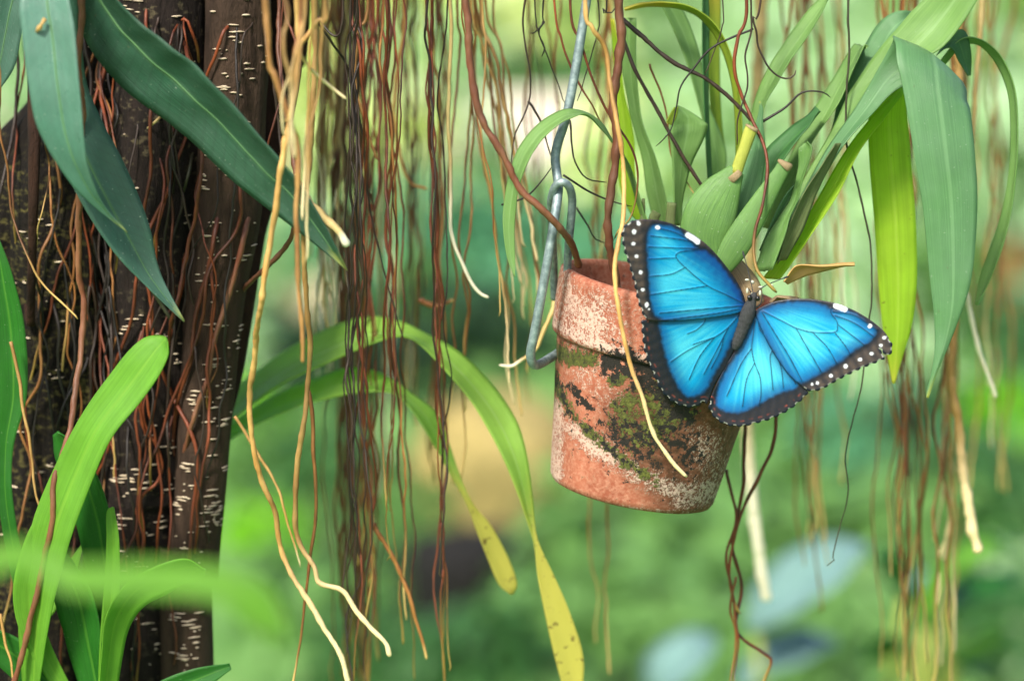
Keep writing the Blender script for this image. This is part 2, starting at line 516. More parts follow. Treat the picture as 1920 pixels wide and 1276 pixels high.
# lenticels: pale corky dashes on the bark
def lenticels(parent, s, n, seed, xr=(0.25, 0.97), zmin=1.3):
    rg = random.Random(seed)
    V, F = [], []
    zz = s[::-1]
    k = 0
    while k < n:
        z0 = rg.uniform(1.38, 1.84)
        u0 = rg.uniform(*xr) * 2 - 1
        for j in range(rg.choice([1, 1, 1, 1, 2, 2, 3, 5])):
            z = z0 - j * rg.uniform(0.0011, 0.0036)
            u = max(-0.96, min(0.97, u0 + rg.gauss(0, 0.1)))
            xc = np.interp(z, zz[:, 2], zz[:, 0]); yc = np.interp(z, zz[:, 2], zz[:, 1]); r = np.interp(z, zz[:, 2], zz[:, 3])
            hw = rg.choice([1.8, 3, 6, 9, 13]) * S * rg.uniform(0.8, 1.15)
            hh = rg.uniform(1.2, 2.0) * S
            a0 = math.asin(max(-0.97, min(0.97, u)))
            da = min(hw / r, 0.5)
            i0 = len(V)
            ns = 4
            for q in range(ns + 1):
                a = a0 - da + 2 * da * q / ns
                prof = math.sin(math.pi * (q + 0.35) / (ns + 0.7))
                dr = r * 1.03
                zo = z + rg.uniform(-0.3, 0.3) * hh
                # find the real bark radius with the same noise as the stem
                for dz, rr in ((hh * prof, 0.0), (0, 0.0009), (-hh * prof, 0.0)):
                    V.append((xc + math.sin(a), yc, zo + dz))
                    V[-1] = (math.sin(a), -math.cos(a), rr, xc, yc, zo + dz, r)
            for q in range(ns):
                for w in range(2):
                    a_, b_ = i0 + q * 3 + w, i0 + (q + 1) * 3 + w
                    F.append((a_, b_, b_ + 1, a_ + 1))
            k += 1
    return V, F


def put_lenticels(stem_obj, s, n, seed, rough, sd, ridge, xr):
    V, F = lenticels(stem_obj, s, n, seed, xr)
    out = []
    for (cx, sy, rr, xc, yc, z, r) in V:
        d = 1 + rough * noise.noise((cx * 1.6 + sd, sy * 1.6, z * 9)) + rough * 0.45 * noise.noise((cx * 5 + sd, sy * 5, z * 40)) + ridge * noise.noise((cx * 7 + sd, sy * 7, z * 4))
        q = r * d + 0.0002 + rr
        out.append((xc + q * cx, yc + q * sy, z))
    o = mesh_obj('lenticels', out, F, M['lenticel'], stem_obj)
    tag(o, kind='stuff')


put_lenticels(right_stem, STEMS[0][1], 300, 11, 0.05, 1, 0.0, (0.1, 0.97))
put_lenticels(mid_stem, STEMS[1][1], 180, 12, 0.1, 2, 0.05, (0.15, 0.9))
put_lenticels(left_stem, STEMS[2][1], 90, 13, 0.16, 3, 0.12, (0.2, 0.9))


# ------------------------------------------------------------------ aerial roots
def root(pts, r, mat, label, group=None, y=0.0, wig=3.0, taper=0.45, seed=None, per=7, cat='root', sides=6, up=False):
    """pts in photo pixels (px, py[, y]); r in pixels; a root hanging from above the frame runs on up to the limb"""
    rg = random.Random(seed if seed is not None else hash((round(pts[0][0]), round(pts[-1][1]))) & 0xffff)
    w = [tuple(q) if len(q) > 2 else (*q, y) for q in pts]
    world_pts = [tuple(P(*q)) for q in w]
    if up or w[0][1] < 5:
        a = world_pts[0]
        if a[2] < LIMB_Z - 0.02:
            world_pts = [(a[0] + rg.uniform(-0.01, 0.01), a[1], LIMB_Z), (a[0] + rg.uniform(-0.008, 0.008), a[1], (LIMB_Z + a[2]) / 2)] + world_pts
    s = spline(world_pts, per)
    L = np.r_[0, np.cumsum(np.linalg.norm(np.diff(s, axis=0), axis=1))]
    s = resample(s, max(10, int(L[-1] / ((9 if r < 4 else 5) * S))))
    so = rg.uniform(0, 100)
    f1 = rg.uniform(22, 55)
    for i in range(1, len(s) - 1):
        q = s[i]
        s[i] = q + np.array([noise.noise((so, q[2] * f1, 1)) * wig * S * 2.3 + noise.noise((so, q[2] * 130, 4)) * wig * S * 0.45, noise.noise((so, q[2] * 60, 7)) * wig * S, 0])
    n = len(s)
    t = np.linspace(0, 1, n)
    rad = r * S * (1 - (1 - taper) * t ** 1.5)
    rad = rad * np.array([1 + 0.22 * noise.noise((so + 9, q[2] * 160, 2)) + 0.35 * max(0, noise.noise((so + 5, q[2] * 60, 8)) - 0.35) for q in s])
    rad[-1] *= 0.55
    v, f, vv = tube_geo(s, rad, sides)
    if r > 4:
        cen = np.repeat(s, sides, axis=0)
        k_ = np.array([1 + 0.28 * noise.noise((q[0] * 420 + so, q[1] * 420, q[2] * 150)) + 0.12 * noise.noise((q[0] * 900, q[1] * 900, q[2] * 420)) for q in v])
        v = cen + (v - cen) * k_[:, None]
    o = mesh_obj('aerial_root', v, f, M[mat], attrs={'v': vv}, origin=s[0])
    tag(o, label, cat, group)
    return o


# --- named roots near the pot
root([(1160, -10, -.02), (1166, 60, -.02), (1158, 130, -.02), (1150, 200, -.02), (1156, 262, -.02), (1148, 330, -.02), (1139, 400, -.02), (1143, 450, -.018), (1154, 505, -.012), (1164, 560, -.01)], 9.5, 'thick', 'thick reddish-brown woody root running straight down into the clay pot', taper=0.8, sides=10)
root([(872, -10, -.05), (880, 90, -.05), (894, 200, -.05), (938, 280, -.05), (974, 350, -.05), (1010, 388, -.05), (1050, 428, -.045), (1074, 458, -.035), (1086, 500, -.02)], 6.8, 'thick', 'curving brown woody root that crosses the wire hanger and ends inside the pot', taper=0.95, sides=9, wig=2.5)
root([(1097, -10, -.045), (1110, 50, -.045), (1135, 90, -.04), (1143, 150, -.04), (1158, 235, -.045), (1168, 320, -.045), (1171, 400, -.05), (1160, 455, -.06), (1152, 500, -.063), (1157, 560, -.064), (1169, 630, -.064), (1184, 690, -.062), (1203, 740, -.062), (1224, 810, -.06), (1258, 860, -.058), (1288, 893, -.056)], 4.6, 'gold', 'golden root hanging over the rim and down the front of the clay pot', taper=0.8, sides=9, wig=1.2)
root([(1168, 35, .0), (1210, 72, .0), (1260, 115, .0), (1320, 145, .0), (1352, 168, .0), (1395, 208, .0), (1412, 228, .0)], 4.2, 'dark', 'dark brown root slanting from the thick woody root to the cut orchid stalk', taper=0.8)
root([(1166, 62, .01), (1200, 140, .01), (1250, 232, .01), (1290, 310, .01), (1318, 358, .01), (1330, 400, .01)], 3.8, 'dark', 'straight dark root slanting behind the short folded orchid leaf', taper=0.8)
root([(1412, 54, -.01), (1370, 70, -.01), (1330, 92, -.01), (1300, 130, -.01), (1276, 165, -.01), (1266, 210, -.01), (1255, 246, -.01), (1230, 274, -.01)], 2.4, 'black', 'thin black root branching off sideways and drooping beside the yellow leaf tip')
root([(1428, -10, -.015), (1414, 32, -.015), (1420, 62, -.015), (1421, 92, -.015), (1436, 126, -.015), (1460, 145, -.015), (1480, 146, -.015), (1492, 132, -.015)], 3.4, 'dark', 'dark twisted root ending in a small upturned hook over an orchid leaf')
root([(1400, -10, -.02), (1384, 70, -.02), (1382, 135, -.02), (1400, 190, -.02), (1422, 245, -.025), (1438, 285, -.03), (1441, 330, -.035), (1434, 382, -.04), (1418, 430, -.042), (1413, 470, -.044), (1418, 505, -.048), (1440, 532, -.05), (1456, 548, -.05)], 3.6, 'red', 'reddish root winding down past the cut stalk to the butterfly', taper=0.8)
root([(1410, -10, -.022), (1408, 60, -.022), (1396, 110, -.022), (1398, 170, -.022), (1384, 230, -.022), (1382, 272, -.022)], 3.0, 'dark', 'brown root hanging close in front of the cut orchid stalk')
root([(1430, 228, -.015), (1470, 202, -.015), (1500, 174, -.015), (1536, 172, -.015), (1557, 183, -.015)], 2.6, 'black', 'thin black root arching sideways from the cut orchid stalk')
root([(1590, -10, .0), (1588, 130, .0), (1588, 260, .0), (1596, 312, .0), (1620, 400, .0), (1632, 470, .0), (1632, 570, .0), (1616, 690, .0), (1606, 760, .0), (1584, 850, .0), (1588, 920, .0), (1571, 1000, .0), (1561, 1042, .0), (1566, 1047, .0), (1550, 1060, .0)], 2.6, 'olive', 'single thin dark wavy root hanging free behind the right butterfly wing', wig=3)
root([(1456, 720, .03), (1452, 820, .03), (1421, 890, .03), (1400, 940, .03), (1378, 1000, .03), (1366, 1060, .03), (1374, 1120, .03), (1388, 1150, .03)], 3.8, 'red', 'reddish root bending in from below the wing to join the strands beside the pot', taper=0.7)
root([(1398, 760, .035), (1396, 880, .035), (1384, 960, .035), (1374, 1020, .035), (1388, 1090, .035), (1383, 1180, .035), (1430, 1222, .035), (1446, 1240, .035), (1426, 1290, .035)], 3.8, 'red', 'reddish root below the pot that kinks sharply sideways at its end', taper=0.75)
root([(1362, 880, .03), (1378, 970, .03), (1366, 1040, .03), (1375, 1130, .03), (1384, 1200, .03), (1372, 1300, .03)], 3.2, 'red', 'straight reddish strand twisted among the roots below the pot')
root([(1380, 1080, .03), (1368, 1140, .03), (1380, 1190, .03), (1366, 1300, .03)], 2.6, 'amber', 'short amber strand at the bottom of the roots below the pot')
for i, pts in enumerate([[(1040, -10), (1052, 70), (1070, 120), (1090, 165), (1112, 200), (1128, 235), (1150, 270)],
                         [(1070, -10), (1090, 80), (1110, 150), (1135, 205), (1160, 240), (1185, 280), (1195, 320), (1192, 370), (1180, 410), (1160, 430), (1152, 448)]]):
    root([(a, b, .005 - .02 * i) for a, b in pts], 3.6, 'red', ['reddish root slanting behind the wire hanger toward the thick woody root', 'reddish root looping round the thick woody root to the left wing tip'][i], wig=1.5)
root([(1056, 328, .0), (1075, 340, .0), (1110, 362, .0), (1150, 378, .0), (1185, 387, .0)], 2.4, 'black', 'thin black root running sideways from the wire loop')
root([(940, 384, .0), (985, 370, .0), (1015, 340, .0), (1038, 308, .0)], 2.2, 'black', 'thin black root rising to the wire hanger from the narrow arched leaf')
root([(985, -10, .02), (988, 90, .02), (992, 180, .02), (968, 260, .02), (958, 330, .02)], 2.8, 'dark', 'thin dark root hanging in front of the pale patch beside the wire')
root([(1000, -10, .02), (1010, 60, .02), (1028, 120, .02), (1050, 165, .02), (1060, 195, .02)], 2.4, 'dark', 'thin dark branching root to the left of the wire hanger')
root([(1018, -10, .02), (1020, 40, .02), (1014, 60, .02), (1024, 90, .02), (1016, 106, .02)], 3.0, 'black', 'short knotted black root with twig tips above the narrow arched leaf')
root([(1020, 40, .02), (1002, 60, .02), (994, 62, .02)], 1.8, 'black', 'tiny black side twig of the knotted root', up=False)
root([(990, 190, .02), (1012, 230, .02), (1025, 270, .02), (1038, 306, .02)], 2.4, 'dark', 'short dark root crossing behind the narrow arched leaf')
root([(1068, 225, .0), (1072, 275, .0), (1080, 310, .0), (1100, 335, .0), (1138, 342, .0)], 2.0, 'dark', 'fine brown root curling from the wire to the thick woody root')
root([(1080, 388, .02), (1100, 420, .02), (1114, 446, .02), (1136, 456, .02)], 2.0, 'black', 'fine dark root dipping to the back rim of the pot')
root([(845, -10, .03), (842, 200, .03), (846, 300, .03), (845, 380, .03), (850, 440, .03), (880, 520, .03), (898, 548, .03), (916, 558, .03)], 4.0, 'pale', 'cream root with its pale tip curling to the right above the arching leaves', taper=0.85, wig=2)
root([(1030, 480, .04), (1040, 560, .04), (1020, 620, .04), (1004, 655, .04), (975, 676, .04), (958, 686, .04), (936, 684, .04)], 5.5, 'pale', 'pale root tip curling leftward beside the bend of the wire', wig=1)
root([(985, 380, .08), (1000, 450, .08), (1010, 540, .08), (1002, 620, .08), (990, 700, .08)], 3.4, 'amber', 'amber root hanging down beside the wire and the pot rim')
root([(1404, 560, .28), (1402, 800, .28), (1408, 900, .28), (1418, 1000, .28), (1430, 1080, .28), (1440, 1125, .28)], 15, 'pale', 'thick cream-coloured blunt root hanging behind the pot, well out of focus', taper=0.85, wig=1, sides=12, up=True)
root([(1142, -10, -.02), (1132, 12, -.02), (1140, 24, -.02), (1152, 22, -.02), (1158, 8, -.02)], 2.6, 'black', 'small black curled rootlet beside the top of the thick woody root', up=False)
root([(1353, -10, .0), (1349, 53, .0), (1336, 100, .0), (1322, 138, .0)], 2.2, 'dark', 'thin dark root hanging straight down before the narrow dark leaf')
root([(1120, -10, .01), (1118, 60, .01), (1100, 130, .01), (1082, 190, .01)], 2.2, 'dark', 'fine dark root slanting across the upper wire')
root([(1218, 120, .02), (1240, 180, .02), (1252, 240, .02), (1262, 300, .02), (1290, 345, .02), (1306, 372, .02)], 2.0, 'amber', 'fine amber root wavering behind the folded orchid leaf')
# --- golden roots in front of the trunk
root([(560, -10, -.09), (555, 150, -.09), (530, 300, -.09), (512, 420, -.085), (490, 560, -.08), (480, 650, -.06), (468, 740, -.05), (474, 830, -.045), (490, 900, -.04), (516, 960, -.035), (526, 1030, -.03), (552, 1085, -.03), (578, 1125, -.03), (610, 1180, -.03), (640, 1230, -.03), (656, 1295, -.03)], 5.6, 'gold', 'long golden root hanging in waves before the two arching strap leaves', taper=0.9, sides=9, wig=1.5)
root([(590, -10, -.07), (588, 200, -.07), (572, 400, -.06), (575, 560, -.05), (581, 640, -.045), (576, 720, -.04), (570, 790, -.04), (556, 880, -.035), (556, 1000, -.03), (588, 1062, -.03), (598, 1092, -.03), (640, 1106, -.03), (668, 1145, -.03), (698, 1180, -.03), (722, 1203, -.03), (731, 1230, -.03)], 5.0, 'gold', 'golden root whose cream tip bends sideways to the right near the bottom', taper=0.95, sides=9, wig=1.5)
root([(577, 730, -.02), (588, 800, -.02), (591, 950, -.02), (581, 1050, -.02), (562, 1200, -.02), (546, 1290, -.02)], 3.8, 'amber', 'straight amber root crossing behind the two golden ones', wig=2)
root([(440, 780, .0), (480, 850, .0), (520, 912, .0), (540, 980, .0), (563, 1062, .0)], 3.2, 'gold', 'short fine golden root ending between the two long golden ones')
root([(440, 560, .03), (458, 538, .02), (500, 500, -.01), (535, 462, -.02), (551, 430, -.03), (556, 370, -.03), (545, 250, -.02), (520, 120, .0), (528, -10, .02)], 5.2, 'thick', 'brown root leaving the trunk and curving up to the fig leaf', taper=0.8)
root([(500, 60, -.12), (520, 150, -.12), (545, 230, -.12), (560, 300, -.12), (556, 420, -.12), (560, 520, -.12), (568, 680, -.12)], 8, 'gold_plain', 'broad blurred amber root close before the tip of the long fig leaf', up=True, wig=2)
root([(610, -10, -.10), (590, 40, -.10), (560, 90, -.10), (585, 130, -.09), (625, 165, -.08), (650, 186, -.08)], 6, 'gold', 'golden root kinked sideways above the fig leaf')
root([(548, 330, -.07), (570, 370, -.07), (600, 405, -.07), (630, 430, -.07), (652, 462, -.07)], 8.5, 'pale', 'stout cream root tip crossing the end of the long fig leaf', taper=0.9, up=False, wig=2)
root([(150, -10, -.06), (152, 200, -.055), (150, 360, -.045), (147, 480, -.035), (156, 572, -.03), (150, 680, -.035), (130, 800, -.045), (106, 900, -.05), (95, 980, -.05), (76, 1080, -.045), (52, 1180, -.04), (24, 1295, -.035)], 6.2, 'thick', 'thick reddish root running down over the bright green leaves by the trunk', taper=0.9, sides=9)
root([(0, 200, -.0), (10, 300, -.0), (25, 400, -.0), (50, 480, -.01), (80, 530, -.01), (120, 570, -.01), (146, 598, -.01)], 3.6, 'amber', 'amber root slanting across the mossy left side of the trunk', up=True)
root([(20, 640, -.02), (45, 760, -.02), (60, 860, -.02), (65, 930, -.02), (90, 990, -.02), (110, 1020, -.02)], 3.4, 'gold', 'golden root bent over the mossy bark behind the bright green leaves')
root([(0, 1150, -.03), (8, 1200, -.03), (22, 1240, -.03), (26, 1290, -.03)], 3.2, 'gold', 'short golden root beside the dark leaf at the foot of the trunk')
root([(640, 40, -.02), (590, 30, -.01), (620, 80, .0), (650, 130, .01), (680, 260, .02), (700, 420, .02), (735, 560, .02), (760, 640, .02)], 3.0, 'dark', 'thin dark root slanting through the top of the root curtain', up=True)
root([(690, -10, .05), (670, 60, .05), (668, 160, .05), (690, 240, .05), (708, 300, .05)], 5, 'gold_plain', 'tan blurred root with blunt end inside the root curtain')
root([(760, -10, .12), (740, 200, .12), (760, 330, .12), (800, 355, .12)], 6, 'gold_plain', 'tan blurred root bending to a blunt end in the root curtain')
root([(790, 560, .10), (800, 568, .10), (825, 574, .10), (850, 562, .10)], 7, 'amber', 'short amber root bent level above the arching strap leaves', up=False)
root([(700, 980, .02), (740, 1050, .02), (765, 1110, .02), (785, 1180, .02), (800, 1235, .02)], 5, 'amber', 'amber root with a frayed pale tip low in the root curtain')
root([(1810, 470, .12), (1815, 560, .12), (1832, 640, .12), (1850, 700, .12), (1866, 745, .12)], 8, 'pale', 'pale root tip below the far strap leaf on the right', up=True, wig=2)
root([(1790, 560, .10), (1784, 700, .10), (1800, 820, .10), (1808, 900, .10), (1822, 985, .10), (1836, 1035, .10)], 8.5, 'gold', 'stout golden root with a swollen cream tip hanging on the right', up=True, taper=1.25, wig=2)

# --- curtain of roots between trunk and pot
GC = 'aerial roots hanging in a curtain between trunk and pot'


def hang(x0, x1, y, top, bot, r, mat, seed, label, group, wander=14, wig=4):
    rg = random.Random(seed)
    n = max(4, int((bot - top) / 85))
    ph, fr = rg.uniform(0, 6.28), rg.uniform(0.5, 1.3)
    pts = []
    for i in range(n + 1):
        t = i / n
        pts.append((x0 + (x1 - x0) * t + math.sin(ph + fr * i) * wander * 0.6 + rg.gauss(0, wander * 0.33), top + (bot - top) * t, y + 0.006 * math.sin(ph * 2 + i)))
    root(pts, r, mat, label, group, seed=seed, wig=wig, taper=0.6, sides=6)


rg = random.Random(21)
clusters = [  # x top, x bottom, spread, y, depth spread, count, (bottom lo, hi), radius, mats, where
    (662, 664, 22, .0, .015, 9, (1100, 1400), 2.7, ['red', 'dark', 'red', 'dark'], 'in the sharp tight strand before the shorter arching strap leaf'),
    (700, 690, 26, .10, .04, 7, (1000, 1400), 3.2, ['red', 'red', 'amber', 'red'], 'just behind the two arching strap leaves'),
    (640, 660, 34, .20, .06, 18, (1200, 1450), 3.8, ['red', 'red', 'red', 'amber'], 'in the blurred brown mass behind the sharp strand'),
    (735, 728, 16, .02, .02, 4, (900, 1200), 2.7, ['red', 'dark', 'red'], 'over the crest of the longest arching strap leaf'),
    (725, 775, 14, .04, .03, 3, (1100, 1330), 3.2, ['red', 'amber'], 'slanting down beyond the crest of the strap leaves'),
    (808, 836, 20, .015, .025, 6, (1000, 1400), 2.8, ['red', 'red', 'dark'], 'in the sharp strand crossing the shoulder of the longest strap leaf'),
    (850, 850, 16, .07, .03, 4, (650, 1000), 2.7, ['red', 'amber'], 'beside the cream root with the curled tip'),
    (800, 800, 60, .24, .08, 9, (600, 1000), 3.4, ['red', 'amber', 'red'], 'blurred, behind the shoulder of the longest strap leaf'),
    (605, 605, 36, .16, .08, 16, (420, 760), 3.6, ['gold', 'amber', 'pale', 'gold'], 'in the light tangle beyond the fig leaf tip'),
    (700, 700, 120, .36, .1, 14, (450, 1000), 3.8, ['amber', 'red', 'pale', 'gold'], 'very soft, at the back of the curtain'),
    (880, 960, 28, .05, .04, 5, (500, 800), 2.8, ['amber', 'gold', 'amber'], 'beside the curving woody root'),
    (905, 1000, 14, .09, .04, 6, (420, 660), 3.6, ['gold', 'pale', 'gold'], 'in the golden strand behind the narrow arched leaf'),
    (575, 560, 30, -.14, .06, 6, (200, 520), 4.2, ['gold', 'amber', 'gold'], 'blurred, close before the long fig leaf'),
    (520, 530, 14, .0, .03, 4, (150, 420), 4.2, ['red', 'dark'], 'against the dark stem at the edge of the trunk'),
]
CN = {'red': 'reddish-brown', 'dark': 'dark brown', 'amber': 'amber', 'gold': 'golden', 'pale': 'pale straw'}
k = 0
for x0, x1, sp, y, dy, cnt, (b0, b1), r, mats, where in clusters:
    for i in range(cnt):
        o = rg.gauss(0, sp * 0.55)
        mt = rg.choice(mats)
        hang(x0 + o + rg.gauss(0, 8), x1 + o * 0.8 + rg.gauss(0, 8), y + rg.uniform(-dy, dy), -12, rg.uniform(b0, b1), r * rg.uniform(0.65, 1.25), mt, 500 + k, CN[mt] + ' aerial root ' + where, GC, wander=rg.uniform(7, 16))
        k += 1
# --- roots hanging on the right, behind the orchid
GR = 'blurred aerial roots hanging behind the orchid leaves'
for x0, x1, sp, y, dy, cnt, (b0, b1), r, mats, where in [
    (1680, 1690, 30, .14, .05, 12, (1000, 1330), 3.4, ['amber', 'red', 'amber'], 'in the strand below the yellow-green leaf'),
    (1800, 1770, 26, .18, .06, 9, (950, 1330), 4.0, ['gold', 'amber', 'gold'], 'in the strand behind the broad hanging leaf'),
    (1500, 1540, 36, .26, .08, 9, (900, 1150), 3.6, ['amber', 'red'], 'blurred, behind the right butterfly wing'),
    (1850, 1860, 40, .35, .1, 5, (600, 1000), 4, ['amber', 'gold'], 'blurred, behind the narrow far right leaf'),
    (1130, 1120, 28, .2, .05, 6, (800, 1320), 3.6, ['amber', 'gold'], 'blurred, behind the clay pot'),
    (1560, 1580, 30, .3, .1, 4, (500, 760), 4.2, ['amber', 'pale'], 'very soft, behind the rising orchid leaves'),
    (1000, 1010, 30, .2, .1, 6, (500, 760), 3.0, ['amber', 'red'], 'blurred, behind the wire hanger')]:
    for i in range(cnt):
        o = rg.gauss(0, sp * 0.55)
        mt = rg.choice(mats)
        hang(x0 + o, x1 + o + rg.gauss(0, 12), y + rg.uniform(-dy, dy), -12, rg.uniform(b0, b1), r * rg.uniform(0.7, 1.2), mt, 900 + k, CN[mt] + ' aerial root ' + where, GR, wander=rg.uniform(9, 18))
        k += 1
# --- roots clinging to the trunk
GT = 'aerial roots clinging to the fig trunk'


def cling(pts, r, mat, label, off=0.004):
    q = []
    for px, py in pts:
        w_ = P(px, py, 0.01)
        q.append((px, py, max(-0.04, min(0.08, front_y(w_.x, w_.z) - off))))
    for e_ in (0, -1):
        q[e_] = (q[e_][0], q[e_][1], q[e_][2] + off + 0.006)
    root(q, r, mat, label, wig=2.2, taper=0.75, sides=8)


cling([(436, -10), (416, 65), (391, 135), (371, 185), (351, 240), (326, 311), (311, 371), (291, 436), (270, 520)], 3.8, 'red', 'reddish root slanting from the top of the smooth bark down under the long fig leaf')
cling([(321, -10), (351, 40), (371, 95), (374, 150)], 3.6, 'red', 'short reddish root crossing the bark above the long fig leaf')
cling([(346, 65), (356, 115), (381, 165), (386, 216), (381, 261), (374, 351), (351, 476), (326, 592), (312, 660)], 4.2, 'red', 'thick reddish root passing over the long fig leaf and down the crease', 0.02)
cling([(358, 400), (344, 502), (333, 567), (316, 640), (300, 720)], 4.4, 'red', 'thick reddish root slanting past the tip of the hanging fig leaf')
cling([(412, 380), (403, 440), (392, 502), (378, 547), (367, 598), (358, 666), (338, 736), (328, 790), (322, 900)], 4.6, 'red', 'thick reddish root sweeping down the smooth bark to the crease')
cling([(470, 380), (460, 440), (446, 496), (429, 553), (415, 598), (400, 643), (389, 708), (372, 759), (358, 800), (340, 870)], 5.6, 'thick', 'stout brown root running down the edge of the smooth bark')
cling([(270, 560), (290, 650), (305, 700), (324, 745), (338, 773), (352, 800), (368, 850), (366, 940), (356, 1040), (352, 1120)], 4.0, 'red', 'reddish root crossing the crease and running down the smooth bark')
cling([(365, 270), (358, 310), (348, 345), (341, 374)], 3.2, 'olive', 'short olive straw-like root stub in the crease of the trunk', 0.008)
cling([(302, 216), (290, 228), (272, 245)], 2.6, 'pale', 'tiny pale root stub under the long fig leaf', 0.008)
cling([(258, 480), (275, 530), (300, 570), (320, 600), (332, 640)], 4.2, 'olive', 'olive-brown root slanting beside the hanging fig leaf', 0.01)
cling([(284, 620), (268, 700), (262, 790), (290, 830), (304, 870), (295, 905), (270, 925), (258, 960), (262, 1030), (275, 1100)], 3.4, 'red', 'reddish root bending in a crook beside the bright green leaf')
cling([(192, -10), (196, 60), (200, 110), (188, 170), (200, 240), (205, 320), (214, 420), (220, 520)], 4.0, 'red', 'reddish root running down between the hanging fig leaves and the long slanting one', 0.01)
for i in range(50):
    x = rg.uniform(150, 440) if i < 28 else rg.uniform(-10, 220)
    top = rg.choice([-12, -12, rg.uniform(0, 500), rg.uniform(300, 800)])
    bot = min(1320, top + rg.uniform(350, 1100))
    mt = rg.choice(['red', 'red', 'red', 'dark', 'black']) if i < 28 else rg.choice(['black', 'dark', 'black', 'red', 'amber'])
    pts = []
    n = max(4, int((bot - top) / 75))
    sl = rg.gauss(0, 95)
    for j in range(n + 1):
        t = j / n
        px = x + sl * (t - 0.3) + rg.gauss(0, 8) - 60 * max(0, (top + (bot - top) * t) / 1276 - 0.3) * (1 if x > 300 else 0)
        py = top + (bot - top) * t
        q = P(px, py, 0.02)
        pts.append((px, py, max(-0.03, min(0.1, front_y(q.x, q.z) - 0.0035 - rg.uniform(0, 0.006)))))
    for e_ in (0, -1):
        pts[e_] = (pts[e_][0], pts[e_][1], pts[e_][2] + 0.012)
    w = {'red': 'reddish', 'dark': 'dark brown', 'amber': 'amber', 'black': 'blackish'}[mt]
    root(pts, rg.uniform(1.8, 3.8), mt, w + ' aerial root clinging to the bark of the fig trunk', GT, seed=3000 + i, wig=4, taper=0.7)

# ------------------------------------------------------------------ leaves
def leaf_geo(L, Rr, n=30, m=8, cup=0.12, thick=0.0005, wave=0.0, seed=0):
    """surface ruled between two edges (world points), folded along its midrib, with thickness"""
    per = max(3, int(math.ceil(n / (len(L) - 1))))
    if len(L) == len(Rr):
        a, b = spline(L, per), spline(Rr, per)
    else:
        a, b = resample(spline(L, 10), n), resample(spline(Rr, 10), n)
    n = len(a)
    mid = (a + b) / 2
    T = np.gradient(mid, axis=0)
    A = b - a
    W = np.linalg.norm(A, axis=1)
    N = np.cross(T, A)
    N /= np.linalg.norm(N, axis=1)[:, None] + 1e-12
    for i in range(1, n):
        if N[i].dot(N[i - 1]) < -0.2 and False:
            N[i] = -N[i]
    if N[n // 3][1] > 0:
        N = -N
    s = np.linspace(0, 1, m + 1)
    prof = 0.6 * np.abs(2 * s - 1) + 0.4 * (2 * s - 1) ** 2
    top = np.zeros((n, m + 1, 3))
    for i in range(n):
        wv = np.array([wave * W[i] * noise.noise((seed + 3.1 * x, i * 0.22, seed)) for x in s])
        top[i] = a[i] + (b[i] - a[i]) * s[:, None] + N[i] * ((prof * cup * W[i]) + wv)[:, None]
    bot = top - N[:, None, :] * thick
    verts = np.vstack([top.reshape(-1, 3), bot.reshape(-1, 3)])
    k = m + 1
    off = n * k
    F = []
    for i in range(n - 1):
        for j in range(m):
            q = (i * k + j, i * k + j + 1, (i + 1) * k + j + 1, (i + 1) * k + j)
            F.append(q)
            F.append(tuple(off + x for x in q[::-1]))
        for j, fl in ((0, 0), (m, 1)):
            q = (i * k + j, (i + 1) * k + j, off + (i + 1) * k + j, off + i * k + j)
            F.append(q if not fl else q[::-1])
    for i, fl in ((0, 0), (n - 1, 1)):
        for j in range(m):
            q = (i * k + j + 1, i * k + j, off + i * k + j, off + i * k + j + 1)
            F.append(q if not fl else q[::-1])
    u = np.tile(s, n)
    v = np.repeat(np.linspace(0, 1, n), k)
    return verts, F, {'u': np.r_[u, u], 'v': np.r_[v, v]}, top[:, m // 2], N, W


def leaf(parent, L, Rr, mat, cup=0.12, y=None, n=32, m=8, wave=0.03, thick=0.0006, rib=0.0, name='leaf', label=None, seed=None, tilt=None):
    """L, Rr: photo points (px, py, y) of the two edges, from base to tip"""
    if tilt is not None:      # turn the blade to face up: first edge back, second edge forward
        tl = list(tilt) + [tilt[-1]] * (len(L) - len(tilt)) if isinstance(tilt, (list, tuple)) else [tilt] * len(L)
        L = [(q[0], q[1], q[2] + t) for q, t in zip(L, tl)]
        Rr = [(q[0], q[1], q[2] - t) for q, t in zip(Rr, tl)]
    a, b = px_path(L, y or 0), px_path(Rr, y or 0)
    seed = seed if seed is not None else rnd.uniform(0, 50)
    v, f, at, mid, N, W = leaf_geo(a, b, n, m, cup, thick, wave, seed)
    o = mesh_obj(name, v, f, M[mat], parent, attrs=at)
    if label: o['label'] = label
    if rib:
        k = int(len(mid) * 0.97)
        rr = rib * S * np.linspace(1, 0.25, k)
        tv, tf, vv = tube_geo(mid[:k] + N[:k] * 0.0001, rr, 5)
        mesh_obj('midrib', tv, tf, M[mat + '_rib'] if mat + '_rib' in M else M[mat], o, attrs={'u': np.full(len(tv), 0.5), 'v': vv})
    return o


def cleaf(parent, C, mat, dy=0.0, **kw):
    """leaf from a centre line of (px, py, y, half width px); dy = depth difference between the edges"""
    c = np.array([(q[0], q[1]) for q in C], float)
    t = np.gradient(c, axis=0)
    t /= np.linalg.norm(t, axis=1)[:, None] + 1e-9
    nrm = np.c_[t[:, 1], -t[:, 0]]
    L, Rr = [], []
    for q, nv in zip(C, nrm):
        L.append((q[0] + nv[0] * q[3], q[1] + nv[1] * q[3], q[2] + dy / 2))
        Rr.append((q[0] - nv[0] * q[3], q[1] - nv[1] * q[3], q[2] - dy / 2))
    return leaf(parent, L, Rr, mat, **kw)


